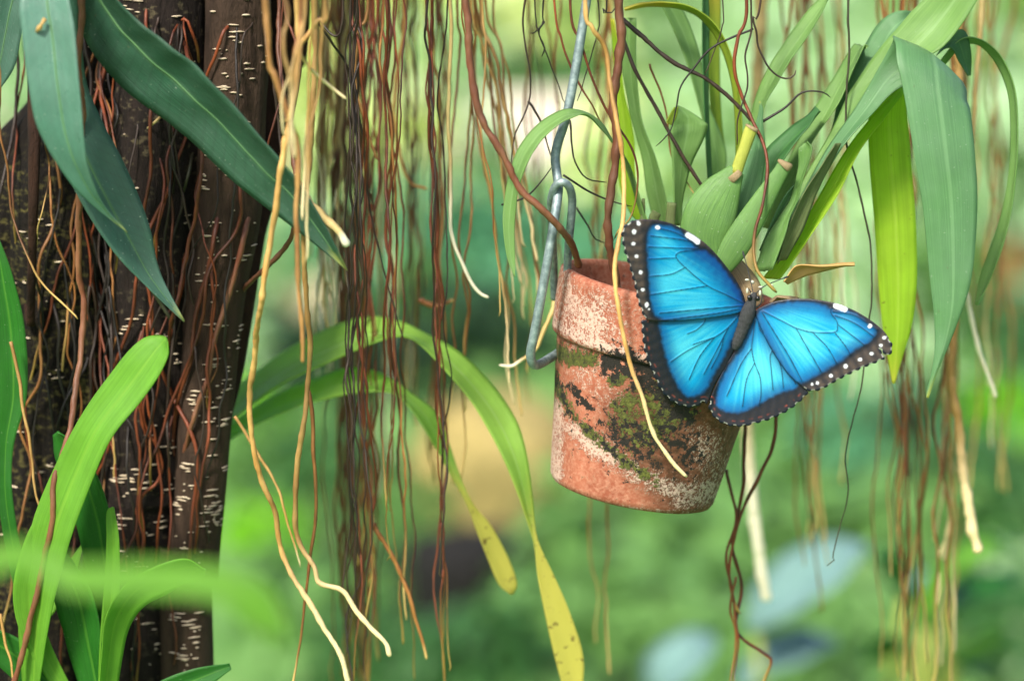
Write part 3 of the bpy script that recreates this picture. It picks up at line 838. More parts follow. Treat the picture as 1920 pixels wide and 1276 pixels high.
M['ficus_dark_rib'] = M['ficus_light_rib'] = M['ficus_rib'] = leaf_mat('ficus_midrib', srgb(86, 126, 80), srgb(70, 108, 70), trans=0.05)
# fig twig with its long dark leaves
tw = thing('fig_twig', P(150, -160, -.06), 'fig twig with four long dark bluish-green leaves hanging before the trunk', 'twig')
tv, tf, vv = tube_geo(spline([tuple(P(-60, -330, .02)), tuple(P(60, -220, -.03)), tuple(P(150, -150, -.06)), tuple(P(190, -110, -.06))], 6), 7 * S, 8)
mesh_obj('stem', tv, tf, M['bark_brown'], tw)
tv, tf, vv = tube_geo(spline([tuple(P(-60, -330, .02)), tuple(P(-40, -420, .07)), tuple(P(20, -470, .1))], 6), 8 * S, 8)
mesh_obj('stem', tv, tf, M['bark_brown'], tw)
leaf(tw, [(88, -130, -.075), (70, -60, -.08), (44, 0, -.085), (48, 60, -.088), (60, 150, -.09), (76, 230, -.09), (106, 290, -.088), (145, 350, -.085), (185, 390, -.082), (236, 433, -.08)],
     [(96, -132, -.075), (122, -70, -.085), (134, 0, -.09), (146, 60, -.095), (156, 160, -.098), (165, 250, -.098), (172, 310, -.095), (185, 355, -.09), (205, 395, -.085), (238, 436, -.08)], 'ficus_light', cup=0.16, rib=2.2, n=54, m=10, label='long dark leaf hanging straight with a yellow tip')
leaf(tw, [(130, -100, -.055), (60, -20, -.06), (55, 60, -.06), (62, 140, -.06), (80, 240, -.062), (120, 330, -.062), (165, 410, -.06), (215, 480, -.058), (270, 535, -.056), (345, 604, -.055)],
     [(140, -100, -.055), (150, -20, -.055), (148, 60, -.05), (158, 160, -.045), (185, 230, -.045), (222, 300, -.045), (255, 370, -.046), (278, 430, -.048), (298, 510, -.05), (346, 600, -.055)], 'ficus', cup=0.14, rib=2, n=54, m=10, label='long dark leaf hanging slantwise behind the straight one')
leaf(tw, [(170, -95, -.06), (210, -30, -.065), (260, 25, -.065), (320, 70, -.068), (380, 115, -.07), (440, 180, -.072), (500, 250, -.074), (545, 305, -.076), (590, 370, -.077), (652, 507, -.075)],
     [(160, -92, -.06), (140, -20, -.045), (155, 40, -.045), (195, 105, -.045), (245, 160, -.045), (320, 215, -.047), (390, 278, -.05), (460, 345, -.054), (540, 408, -.06), (648, 505, -.075)], 'ficus_dark', cup=0.12, rib=2.4, n=56, m=10, label='longest dark leaf slanting across the trunk')
leaf(tw, [(60, -170, .0), (20, -60, .0), (-10, 10, .0), (-20, 60, .0), (-30, 120, .0), (-20, 185, .0)], [(66, -165, .0), (60, -60, .0), (50, 20, .0), (40, 70, .0), (26, 130, .0), (-18, 190, .0)], 'ficus', cup=0.1, rib=1.5)
# specks on the fig leaves
sp = mesh_obj('fallen_husk', *(lambda g: (g[0], g[1]))(tube_geo(px_path([(68, 60, -.092), (74, 52, -.094), (78, 46, -.0945), (84, 36, -.093)]), [2 * S, 5 * S, 2.5 * S, 4 * S], 8)), M['straw'])
tag(sp, 'tiny dry tan husk lying on the straight-hanging fig leaf', 'husk')

# young epiphyte with bright green leaves at the foot of the trunk
yp = thing('young_orchid', P(190, 1360, -.02), 'young orchid with bright light-green blunt leaves growing at the trunk', 'plant')
cleaf(yp, [(60, 1330, -.03, 10), (70, 1150, -.04, 30), (100, 1000, -.05, 38), (146, 880, -.055, 37), (182, 805, -.06, 35), (236, 732, -.063, 38), (275, 680, -.066, 36), (298, 650, -.067, 27), (308, 638, -.068, 13), (312, 632, -.068, 2)], 'young', dy=.012, cup=0.1, n=40, label='broad bright green leaf with rounded tip')
cleaf(yp, [(150, 1340, -.03, 10), (70, 1200, -.035, 22), (55, 1110, -.04, 30), (80, 1020, -.045, 34), (110, 960, -.045, 30), (130, 900, -.042, 16), (135, 860, -.04, 3)], 'young', cup=0.1)
cleaf(yp, [(196, 1350, -.03, 14), (205, 1200, -.035, 17), (211, 1080, -.038, 14), (212, 1010, -.04, 12), (208, 960, -.04, 8), (212, 950, -.04, 2)], 'young', cup=0.2)
cleaf(yp, [(192, 1350, -.045, 16), (205, 1230, -.05, 19), (218, 1160, -.055, 24), (250, 1110, -.06, 27), (300, 1080, -.062, 28), (350, 1062, -.062, 22), (386, 1068, -.06, 5)], 'young', cup=0.15, dy=-.01, label='short bright green leaf bending to the right')
cleaf(yp, [(190, 1340, -.028, 14), (170, 1230, -.028, 30), (150, 1130, -.03, 36), (120, 1060, -.03, 26), (98, 1010, -.03, 5)], 'young_dark', cup=0.16, dy=.01)
cleaf(yp, [(205, 1330, -.02, 12), (205, 1150, -.022, 24), (190, 1010, -.025, 32), (165, 910, -.027, 32), (130, 840, -.028, 24), (108, 808, -.03, 5)], 'young_dark', cup=0.16, dy=.01, label='deep green leaf behind the broad bright one')
cleaf(yp, [(180, 1350, -.02, 12), (70, 1260, -.022, 34), (0, 1210, -.025, 30), (-60, 1190, -.03, 20)], 'young_dark', cup=0.12)
cleaf(yp, [(150, 1345, -.012, 10), (60, 1200, -.012, 22), (90, 1130, -.012, 20), (130, 1070, -.012, 12), (155, 1020, -.012, 2)], 'young', cup=0.1)
cleaf(yp, [(220, 1350, -.03, 10), (300, 1300, -.035, 22), (370, 1272, -.035, 22), (432, 1248, -.035, 6)], 'young_dark', cup=0.15)
cleaf(yp, [(100, 1380, .0, 10), (20, 1000, -.01, 14), (10, 850, -.01, 14), (25, 740, -.01, 26), (20, 620, -.01, 28), (5, 520, -.012, 20), (-8, 440, -.012, 4)], 'young_dark', cup=0.12)
tv, tf, vv = tube_geo(spline([tuple(P(190, 1290, -.03)), tuple(P(195, 1340, -.02)), tuple(P(220, 1400, .0)), tuple(P(240, 1430, .02))], 5), [12 * S] * 16, 10)
mesh_obj('stem', tv, tf, M['stalk'], yp, attrs={'u': np.full(len(tv), .3), 'v': vv})

# blurred leaf close before the lens, from a plant standing left of the frame
fp = thing('foreground_plant', (-0.33, -0.62, 0), 'blurred light-green strap leaf reaching in close before the trunk', 'plant')
b0 = (-0.33, -0.62, 0)
c = [b0, (-0.34, -0.66, 0.5), (-0.32, -0.68, 1.1), (-0.22, -0.69, 1.56)]
q = [P(-60, 1085, -.60), P(150, 1086, -.60), P(300, 1084, -.60), P(420, 1098, -.60), P(485, 1140, -.60), P(540, 1200, -.60)]
hw = [0.004, 0.005, 0.005, 0.005, 0.0045, 0.0045, 0.0045, 0.005, 0.0056, 0.001]
cc = np.array([tuple(x) for x in c + [tuple(x) for x in q]])
t = np.gradient(cc, axis=0); t /= np.linalg.norm(t, axis=1)[:, None]
nr = np.stack([-t[:, 2], np.zeros(len(cc)), t[:, 0]], 1)
nr[:, 1] = 0.35
v, f, at, *_ = leaf_geo((cc + nr * np.array(hw)[:, None]).tolist(), (cc - nr * np.array(hw)[:, None]).tolist(), 60, 6, 0.12, 0.0006)
mesh_obj('leaf', v, f, M['young'], fp, attrs=at)

# strap-leaved plant behind the trunk
stp = thing('strap_leaf_orchid', P(330, 900, .14), 'orchid behind the trunk with two long arching leaves turning yellow at the tips', 'plant')
leaf(stp, [(330, 880, .13), (380, 815, .12), (440, 742, .115), (530, 672, .11), (620, 622, .10), (690, 600, .09), (750, 606, .08), (795, 630, .07), (860, 665, .05), (925, 730, .04), (965, 790, .035), (985, 850, .03), (998, 940, .03), (1008, 1010, .03), (1040, 1080, .03), (1070, 1150, .03), (1094, 1230, .03), (1090, 1300, .03), (1080, 1340, .03)],
     [(345, 905, .13), (390, 850, .12), (445, 790, .115), (530, 730, .11), (610, 690, .10), (680, 660, .09), (725, 640, .085), (770, 640, .075), (830, 695, .065), (880, 755, .06), (920, 820, .05), (950, 880, .04), (978, 950, .032), (1000, 1015, .03), (1008, 1080, .03), (1022, 1150, .03), (1040, 1230, .03), (1060, 1300, .03), (1078, 1340, .03)], 'strap', cup=0.1, n=72, tilt=[.01, .014, .016, .016, .014, .012, .010, .012, .016, .018, .014, .01, .004, 0], label='longest arching strap leaf with a yellow spotted end')
leaf(stp, [(330, 900, .13), (390, 830, .12), (440, 795, .115), (520, 745, .11), (600, 712, .10), (665, 694, .095), (720, 706, .09), (770, 740, .08), (815, 775, .075), (840, 830, .07), (858, 880, .065), (885, 940, .06), (920, 985, .06), (950, 1040, .06), (968, 1090, .06), (962, 1113, .06)],
     [(340, 925, .13), (395, 860, .12), (445, 825, .115), (520, 785, .11), (590, 760, .10), (650, 744, .095), (705, 738, .09), (745, 745, .085), (780, 785, .08), (815, 840, .075), (845, 890, .07), (875, 945, .065), (895, 1000, .06), (915, 1050, .06), (935, 1095, .06), (958, 1114, .06)], 'strap', cup=0.1, n=64, tilt=[.008, .01, .012, .012, .012, .010, .008, .008, .008, .006, .004, .002], label='shorter arching strap leaf with a pale yellow tip')
tv, tf, vv = tube_geo(spline([tuple(P(335, 890, .13)), tuple(P(320, 940, .12)), tuple(P(300, 980, .1)), tuple(P(290, 1000, .08))], 5), [13 * S] * 16, 10)
mesh_obj('stem', tv, tf, M['stalk'], stp, attrs={'u': np.full(len(tv), .3), 'v': vv})

# ------------------------------------------------------------------ clay pot
POT_LEAN = R(10.5)
pot_base = P(1183, 921, 0.0)
pot = thing('clay_pot', pot_base, 'tilted terracotta pot with white lime crust, green moss and black algae', 'pot')
POT_M = Matrix.Translation(pot_base) @ Matrix.Rotation(POT_LEAN, 4, 'Y')


def revolve(profile, sides, per):
    pr = np.array(profile, float)
    out = [pr[0]]
    for a, b in zip(pr[:-1], pr[1:]):
        n = max(1, int(np.linalg.norm(b - a) / per))
        for i in range(1, n + 1):
            out.append(a + (b - a) * i / n)
    pr = np.array(out)
    V = []
    for r, z in pr:
        for k in range(sides):
            a = 2 * math.pi * k / sides
            rr = r + (0.00035 * noise.noise((math.cos(a) * 2.2, math.sin(a) * 2.2, z * 45)) if r > 0.004 else 0)
            V.append(tuple(POT_M @ Vector((rr * math.cos(a), rr * math.sin(a), z))))
    F = [(i * sides + k, i * sides + (k + 1) % sides, (i + 1) * sides + (k + 1) % sides, (i + 1) * sides + k) for i in range(len(pr) - 1) for k in range(sides)]
    return V, F


def proj(v):
    d = v - np.array(CAM)
    z = d @ np.array(FWD)
    return np.c_[960 + d[:, 0] / z * FOC, 638 - (d @ np.array(UP)) / z * FOC]


def seg_dist(p, poly):
    p = np.asarray(p, float)
    best = np.full(len(p), 1e9)
    for a, b in zip(poly[:-1], poly[1:]):
        a, b = np.array(a, float), np.array(b, float)
        ab = b - a
        t = np.clip(((p - a) @ ab) / (ab @ ab + 1e-12), 0, 1)
        best = np.minimum(best, np.linalg.norm(p - (a + t[:, None] * ab), axis=1))
    return best


def band(p, poly, r, soft):
    return np.clip((r + soft - seg_dist(p, poly)) / soft, 0, 1)


def pot_masks(V):
    V = np.array(V)
    p = proj(V)
    loc = np.array([tuple(POT_M.inverted() @ Vector(v)) for v in V])
    front = np.clip((-loc[:, 1] + 0.01) / 0.012, 0, 1)
    back = 1 - front
    bn = np.array([noise.noise((v[0] * 40, v[1] * 40, v[2] * 40)) for v in V]) * 0.5 + 0.5
    moss = np.maximum.reduce([band(p, [(1040, 655), (1070, 670), (1105, 672)], 8, 20),
                              band(p, [(1036, 700), (1055, 750), (1090, 795), (1135, 835), (1180, 872), (1230, 908)], 3, 16) * 0.85,
                              band(p, [(1150, 715), (1175, 700)], 6, 14),
                              band(p, [(1170, 770), (1230, 745), (1275, 770), (1210, 815), (1185, 800)], 14, 40) * 0.8]) * front
    black = np.maximum.reduce([band(p, [(1070, 722), (1085, 745), (1108, 765)], 2, 13) * 0.85,
                               band(p, [(1040, 700), (1060, 760)], 2, 12) * 0.7,
                               band(p, [(1150, 678), (1190, 690), (1240, 720), (1275, 770)], 12, 40) * 0.9,
                               band(p, [(1060, 770), (1100, 805), (1150, 850), (1200, 885)], 1, 12) * 0.6,
                               band(p, [(1150, 800), (1210, 840), (1260, 800), (1290, 850)], 14, 50) * 0.62]) * front
    lime = np.maximum.reduce([band(p, [(1035, 510), (1050, 560), (1070, 600), (1110, 610)], 22, 30) * 0.75,
                              band(p, [(1022, 590), (1060, 618), (1120, 645), (1215, 676)], 5, 16) * 0.95,
                              band(p, [(1130, 600), (1200, 610)], 30, 50) * 0.55,
                              band(p, [(1042, 760), (1040, 890)], 10, 14) * 0.9,
                              band(p, [(1075, 800), (1125, 840), (1195, 890), (1290, 928)], 7, 24) * 0.8,
                              band(p, [(1050, 665), (1100, 655)], 8, 20) * 0.6,
                              band(p, [(1280, 935), (1330, 920)], 14, 26) * 0.7,
                              band(p, [(1320, 820), (1350, 880)], 16, 45) * 0.5,
                              band(p, [(1110, 700), (1160, 740)], 20, 40) * 0.45,
                              band(p, [(1040, 930), (1150, 950), (1270, 965)], 3, 10) * 0.5]) * front
    lime = np.clip(lime + (bn - 0.5) * 0.7 * (lime > 0.02), 0, 1)
    brown = np.maximum(band(p, [(1220, 790), (1300, 790), (1360, 820), (1330, 880), (1250, 840), (1300, 900)], 55, 55) * front, 0)
    gen = np.clip((bn - 0.45) * 2, 0, 1) * back
    lime = np.maximum(lime, gen * 0.6)
    moss = np.maximum(moss, gen * 0.4 * (loc[:, 2] < 0.06))
    return np.c_[moss, black, lime], brown


m, nt, b, out = new_mat('terracotta')
ov = obj_vec(nt)
n1 = noise_tex(nt, ov, 55, 5, 0.6)
n2 = noise_tex(nt, ov, 420, 4, 0.7)
n3 = noise_tex(nt, ov, 1100, 3, 0.7)
c = mix(nt, ramp(nt, n1, [(0.3, (0, 0, 0)), (0.7, (1, 1, 1))]), srgb(132, 66, 44), srgb(168, 98, 72))
c = mix(nt, ramp(nt, n2, [(0.4, (0, 0, 0)), (0.75, (0.5,) * 3)]), c, srgb(218, 166, 138))
sep = nt.nodes.new('ShaderNodeSeparateColor')
nt.links.new(attr(nt, 'stain', 'Color'), sep.inputs[0])
br = mth(nt, 'MULTIPLY', attr(nt, 'brown'), ramp(nt, noise_tex(nt, ov, 260, 5, 0.7), [(0.35, (1, 1, 1)), (0.72, (0.45,) * 3)]))
c = mix(nt, mth(nt, 'MULTIPLY', br, 1.0), c, srgb(70, 44, 22))


def thresh(nt, mask, nz, gain=5.0, w=1.0):
    """stain where mask beats the noise: crisp irregular edges"""
    return mth(nt, 'MULTIPLY', mth(nt, 'SUBTRACT', mth(nt, 'ADD', mask, mth(nt, 'MULTIPLY', nz, w)), 0.5 + 0.5 * w), gain, clamp=True)


nmix = mth(nt, 'ADD', mth(nt, 'MULTIPLY', n2, 0.55), mth(nt, 'MULTIPLY', noise_tex(nt, ov, 150, 5, 0.7), 0.45))
nlime = mth(nt, 'ADD', mth(nt, 'MULTIPLY', n2, 0.5), mth(nt, 'MULTIPLY', n3, 0.5))
fl = thresh(nt, sep.outputs[2], nlime, 3, 4.2)
c = mix(nt, mth(nt, 'MULTIPLY', fl, 0.72), c, srgb(206, 182, 166))
fm = thresh(nt, sep.outputs[0], nmix, 4, 4.5)
c = mix(nt, fm, c, mix(nt, ramp(nt, n2, [(0.35, (0, 0, 0)), (0.65, (1, 1, 1))]), srgb(36, 44, 14), srgb(98, 102, 38)))
fb = thresh(nt, sep.outputs[1], noise_tex(nt, ov, 240, 5, 0.75), 7, 4.0)
c = mix(nt, fb, c, srgb(26, 22, 16))
nt.links.new(c, b.inputs['Base Color'])
b.inputs['Roughness'].default_value = 0.82
h = mth(nt, 'ADD', mth(nt, 'ADD', mth(nt, 'MULTIPLY', n2, 0.5), mth(nt, 'MULTIPLY', fl, 0.5)), mth(nt, 'MULTIPLY', fm, 0.7))
bump(nt, b, h, 0.7, 0.0009)
M['terracotta'] = m

H = 0.1075
V, F = revolve([(0.0001, 0.0025), (0.036, 0.0025), (0.0385, 0.0), (0.0405, 0.0008), (0.0418, 0.003), (0.0522, 0.0765), (0.0522, 0.079)], 200, 0.0011)
st, br = pot_masks(V)
mesh_obj('body', V, F, M['terracotta'], pot, attrs={'stain': st, 'brown': br})
V, F = revolve([(0.0515, 0.0755), (0.0532, 0.0742), (0.0545, 0.0752), (0.0550, 0.077), (0.0562, 0.103), (0.0558, 0.1062), (0.0545, 0.1075), (0.0522, 0.1075), (0.0506, 0.106), (0.0496, 0.099), (0.0470, 0.062), (0.0458, 0.052)], 200, 0.0011)
st, br = pot_masks(V)
mesh_obj('rim', V, F, M['terracotta'], pot, attrs={'stain': st, 'brown': br})
# bark potting mix inside the pot
m, nt, b, out = new_mat('potting_bark')
nt.links.new(mix(nt, noise_tex(nt, obj_vec(nt), 160, 4), srgb(60, 38, 22), srgb(130, 92, 58)), b.inputs['Base Color'])
b.inputs['Roughness'].default_value = 0.9
M['mix'] = m
V, F = [], []
rg = random.Random(5)
nr_, ns = 12, 40
for i in range(nr_ + 1):
    for k in range(ns):
        a = 2 * math.pi * k / ns
        r = 0.0475 * (i + 0.02) / nr_
        V.append(tuple(POT_M @ Vector((r * math.cos(a), r * math.sin(a), 0.074 + 0.005 * noise.noise((r * math.cos(a) * 120, r * math.sin(a) * 120, 1)) - 0.004 * (i == nr_)))))
for i in range(nr_):
    for k in range(ns):
        F.append((i * ns + k, (i + 1) * ns + k, (i + 1) * ns + (k + 1) % ns, i * ns + (k + 1) % ns))
o = mesh_obj('potting_mix', V, F, M['mix'])
tag(o, 'brown bark potting mix filling the inside of the clay pot', 'potting mix', kind='stuff')

# ------------------------------------------------------------------ wire hanger
hg = thing('pot_hanger', P(1045, 340, -.02), 'grey galvanised wire hanger hooked over the rim of the clay pot', 'hanger')
top = P(1230, -10, -.015)
wpts = [(top.x + 0.03, top.y, LIMB_Z + 0.035), (top.x + 0.012, top.y - 0.03, LIMB_Z + 0.02), (top.x + 0.008, top.y - 0.025, LIMB_Z - 0.03), tuple(P(1200, -560, -.015)), tuple(P(1112, -60, -.015))] + px_path([(1100, 0, -.015), (1086, 90, -.016), (1070, 180, -.017), (1058, 232, -.018), (1046, 268, -.019), (1041, 295, -.02), (1044, 325, -.022), (1047, 352, -.026), (1042, 395, -.032), (1030, 470, -.034), (1015, 555, -.034), (1001, 630, -.032), (995, 660, -.03), (998, 680, -.027), (1008, 684, -.022), (1030, 672, -.01), (1052, 658, .008)])
s = resample(spline(wpts, 8), 260)
v, f, vv = tube_geo(s, 8.6 * S, 14)
mesh_obj('hook_wire', v, f, M['wire'], hg)
lp = px_path([(1040, 560, .02), (1038, 500, .012), (1036, 440, -.004), (1034, 400, -.018), (1034, 372, -.026), (1041, 350, -.031), (1054, 341, -.033), (1067, 350, -.031), (1073, 374, -.026), (1071, 410, -.022), (1067, 450, -.018), (1064, 500, -.012), (1064, 560, -.008)])
s = resample(spline(lp, 8), 110)
v, f, vv = tube_geo(s, 7.6 * S, 14)
mesh_obj('rim_clip', v, f, M['wire'], hg)

# ------------------------------------------------------------------ orchid in the pot
oc = thing('potted_orchid', P(1385, 520, -.012), 'orchid with long green strap leaves and cut pseudobulbs growing from the clay pot', 'orchid')


def v6(pts, y):     # tracing frame of the upper right corner
    return [(1300 + q[0] / 2.4532, q[1] / 2.4532, (q[2] if len(q) > 2 else y)) for q in pts]


def v5(pts, y):     # tracing frame above the pot
    return [(900 + q[0] / 2.5517, q[1] / 2.5517, (q[2] if len(q) > 2 else y)) for q in pts]


# leaf folded over and hanging on the right
leaf(oc, v6([(330, 1230, -.02), (400, 1090, -.02), (500, 900, -.02), (620, 690, -.018), (760, 480, -.02), (860, 300, -.022), (915, 190, -.024), (932, 142, -.028), (946, 170, -.036), (955, 260, -.042), (975, 400, -.046), (1020, 700, -.05), (1060, 950, -.05), (1090, 1276, -.05), (1110, 1480, -.05), (1108, 1640, -.05), (1075, 1790, -.05), (1072, 1826, -.05)], 0),
     v6([(360, 1240, -.014), (440, 1110, -.012), (540, 930, -.01), (690, 680, -.008), (830, 520, -.004), (960, 400, .0), (1160, 360, .002), (1248, 352, -.004), (1268, 385, -.018), (1276, 440, -.03), (1285, 520, -.038), (1300, 700, -.044), (1310, 900, -.046), (1300, 1130, -.048), (1270, 1330, -.05), (1200, 1530, -.05), (1120, 1720, -.05), (1082, 1830, -.05)], 0),
     'orchid_blue', cup=0.07, n=90, m=10, wave=0.02, tilt=[.004, .006, .009, .011, .012, .013, .012, .008, .003, 0], label='broad leaf folded over and hanging with a brown dry tip')
# long leaf rising to the upper right corner
leaf(oc, v6([(300, 1240, -.01), (400, 1050, -.008), (520, 820, -.006), (650, 600, -.004), (740, 430, -.004), (840, 280, -.006), (960, 130, -.01), (1080, 0, -.012), (1170, -120, -.012), (1300, -260, -.01)], 0),
     v6([(330, 1250, -.006), (430, 1060, -.004), (560, 830, .0), (720, 600, .006), (850, 430, .008), (1000, 310, .01), (1165, 222, .01), (1325, 0, .008), (1380, -130, .0), (1310, -255, -.008)], 0),
     'orchid', cup=0.14, n=60, m=10, tilt=[.003, .005, .007, .011, .014, .016, .018, .018, .012, 0], label='long leaf rising to the upper right')
# leaf behind with its edge curling over
leaf(oc, v6([(280, 1230, .008), (420, 960, .01), (560, 760, .012), (640, 620, .012), (690, 420, .012), (780, 250, .012), (850, 130, .012), (920, 66, .014), (985, 52, .02), (1080, 80, .04), (1150, 150, .05)], 0),
     v6([(310, 1240, .012), (460, 980, .014), (600, 780, .018), (720, 600, .02), (800, 420, .02), (880, 300, .02), (930, 220, .02), (970, 150, .022), (1020, 120, .03), (1090, 120, .045), (1148, 158, .05)], 0), 'orchid_blue', cup=0.1, n=60, tilt=[.002, .004, .008, .01, .012, .012, .012, .008, .004, 0], label='leaf with a rounded shoulder bending over behind')
# translucent yellow-green leaf hanging
leaf(oc, v6([(320, 1280, -.016), (400, 1180, -.016), (480, 1085, -.016), (590, 890, -.014), (700, 700, -.01), (800, 565, -.004), (900, 450, .004), (940, 400, .010), (860, 420, .018), (812, 520, .022), (806, 640, .024), (815, 800, .025), (832, 1000, .025), (850, 1270, .025), (870, 1500, .025), (900, 1680, .025), (915, 1760, .025)], 0),
     v6([(400, 1285, -.012), (470, 1190, -.01), (560, 1060, -.008), (670, 890, -.005), (770, 690, .0), (870, 560, .006), (950, 450, .010), (985, 400, .014), (990, 420, .020), (985, 520, .023), (996, 640, .024), (1008, 800, .025), (1024, 1000, .025), (1030, 1260, .025), (1010, 1480, .025), (960, 1650, .025), (925, 1764, .025)], 0),
     'orchid_lime', cup=0.08, n=84, tilt=[.004, .006, .008, .008, .008, .006, .002, 0], label='translucent yellow-green leaf hanging beside the folded one')
# narrow arching leaf at the far right
cleaf(oc, [(q[0], q[1], q[2], w) for q, w in zip(v6([(1130, 300, .02), (1200, 215, .02), (1260, 180, .02), (1340, 200, .02), (1420, 290, .02), (1470, 430, .02), (1482, 620, .02), (1470, 820, .02), (1440, 1000, .02), (1395, 1150, .02), (1340, 1300, .02), (1306, 1402, .02)], 0), [5, 6, 6, 6, 8, 7, 7, 7, 9, 11, 9, 1.5])], 'orchid', cup=0.15, n=60, dy=-.006, label='narrow leaf arching over and down at the far right')
leaf(oc, v6([(1120, 260), (1180, 225), (1215, 280), (1262, 350)], .015), v6([(1160, 180), (1240, 140), (1272, 240), (1272, 348)], .02), 'orchid_dark', cup=0.1, n=16)
# upright pointed leaf
leaf(oc, v6([(170, 1000), (215, 800), (260, 600), (290, 470), (345, 335), (425, 205), (505, 95), (580, 10), (622, -22)], .012), v6([(210, 1000), (260, 800), (315, 600), (345, 470), (400, 380), (455, 285), (530, 180), (600, 62), (630, -15)], .022), 'orchid', cup=0.14, n=48, tilt=.01, label='upright pointed leaf behind the cut stalk')
# dark leaf and pale bent leaf in the middle
leaf(oc, v6([(250, 1100), (290, 940), (320, 800), (345, 705), (450, 605), (530, 545), (575, 500)], -.002), v6([(280, 1110), (320, 960), (390, 830), (430, 740), (505, 640), (550, 580), (590, 520)], .008), 'orchid_dark', cup=0.15, n=40, tilt=.012)
leaf(oc, v6([(330, 1050), (410, 820), (475, 690), (560, 520), (650, 370), (735, 228), (755, 214), (775, 225)], .014), v6([(380, 1060), (480, 850), (560, 655), (680, 480), (740, 340), (790, 226), (792, 222), (785, 230)], .02), 'orchid', cup=0.12, n=48, tilt=.009)
# young shoot and sheaths in the centre
leaf(oc, v6([(300, 1150), (380, 960), (430, 880), (470, 840)], -.024), v6([(330, 1170), (420, 1010), (460, 920), (482, 845)], -.02), 'orchid_blue', cup=0.16, n=24)
leaf(oc, v6([(290, 1250), (330, 1120), (400, 1000), (450, 920), (470, 850), (490, 760), (488, 690), (510, 660)], -.03), v6([(370, 1240), (430, 1080), (450, 1000), (485, 920), (505, 840), (540, 740), (552, 680), (530, 650)], -.022), 'bulb', cup=0.2, n=36, tilt=.006, label='fresh light-green shoot')
leaf(oc, v6([(380, 1210), (420, 1060), (490, 900), (560, 790), (640, 670)], -.026), v6([(420, 1190), (500, 1040), (560, 880), (620, 760), (672, 655)], -.02), 'sheath', cup=0.16, n=30, name='leaf_sheath')
leaf(oc, v6([(410, 1290), (440, 1240), (480, 1205), (580, 1212), (680, 1210), (742, 1208)], -.03), v6([(425, 1300), (480, 1272), (540, 1248), (620, 1230), (690, 1216), (742, 1212)], -.024), 'straw', cup=0.2, n=30, name='dry_bract', label='dry straw-coloured pointed bract')
leaf(oc, [(1440, 560, -.02), (1455, 545, -.022), (1475, 548, -.022), (1495, 556, -.02)], [(1446, 572, -.012), (1460, 566, -.012), (1480, 565, -.012), (1500, 562, -.014)], 'collar', cup=0.3, n=16, name='dry_bract')


def bulb(parent, A, mat, y, flat=0.4, name='pseudobulb', n=26, sides=20):
    """solid, flattened, tapering body along a centre line of (px, py, half width px)"""
    a = spline([(q[0], q[1], q[2]) for q in A], max(3, n // (len(A) - 1)))
    V, t2 = [], np.gradient(a[:, :2], axis=0)
    t2 /= np.linalg.norm(t2, axis=1)[:, None] + 1e-9
    for i, q in enumerate(a):
        c = np.array(P(q[0], q[1], y))
        side = np.array([t2[i][1], 0, t2[i][0]])
        for k in range(sides):
            an = 2 * math.pi * k / sides
            V.append(tuple(c + side * math.cos(an) * q[2] * S + np.array([0, 1, 0]) * math.sin(an) * q[2] * S * flat))
    F = [(i * sides + k, i * sides + (k + 1) % sides, (i + 1) * sides + (k + 1) % sides, (i + 1) * sides + k) for i in range(len(a) - 1) for k in range(sides)]
    F += [tuple(range(sides))[::-1], tuple((len(a) - 1) * sides + k for k in range(sides))]
    ang = np.tile(np.abs(np.linspace(-1, 1, sides)), len(a))
    return mesh_obj(name, V, F, M[mat], parent, attrs={'u': ang, 'v': np.repeat(np.linspace(0, 1, len(a)), sides)})


bulb(oc, [(1335, 505, 22), (1328, 475, 36), (1322, 440, 46), (1333, 400, 48), (1352, 362, 38), (1370, 335, 24), (1382, 318, 15)], 'bulb', -.03, 0.32)
st_ = bulb(oc, [(1380, 325, 11), (1388, 300, 11), (1397, 275, 11), (1406, 248, 12), (1410, 240, 12)], 'stalk', -.03, 0.7, name='cut_stalk', n=14, sides=14)
bulb(st_, [(1374, 325, 13), (1379, 331, 14), (1383, 335, 12)], 'collar', -.031, 0.7, name='collar', n=6, sides=14)
bulb(st_, [(1408, 242, 12.5), (1410, 239, 13), (1411, 237, 11)], 'collar', -.03, 0.8, name='cut_end', n=6, sides=14)
bulb(oc, [(1352, 470, 14), (1372, 430, 26), (1390, 380, 30), (1404, 330, 26), (1416, 285, 20), (1424, 230, 7), (1427, 205, 4), (1424, 190, 1.5)], 'orchid_blue', -.016, 0.28)
g3 = bulb(oc, [(1352, 505, 18), (1378, 462, 26), (1410, 410, 24), (1440, 360, 18), (1462, 325, 14), (1472, 308, 13)], 'bulb', -.034, 0.4)
bulb(g3, [(1467, 312, 14), (1472, 307, 15), (1474, 303, 12)], 'collar', -.034, 0.7, name='cut_end', n=6, sides=14)
bulb(oc, [(1352, 460, 10), (1382, 515, 26), (1398, 545, 30), (1415, 575, 20)], 'collar', -.02, 0.6, name='rhizome')
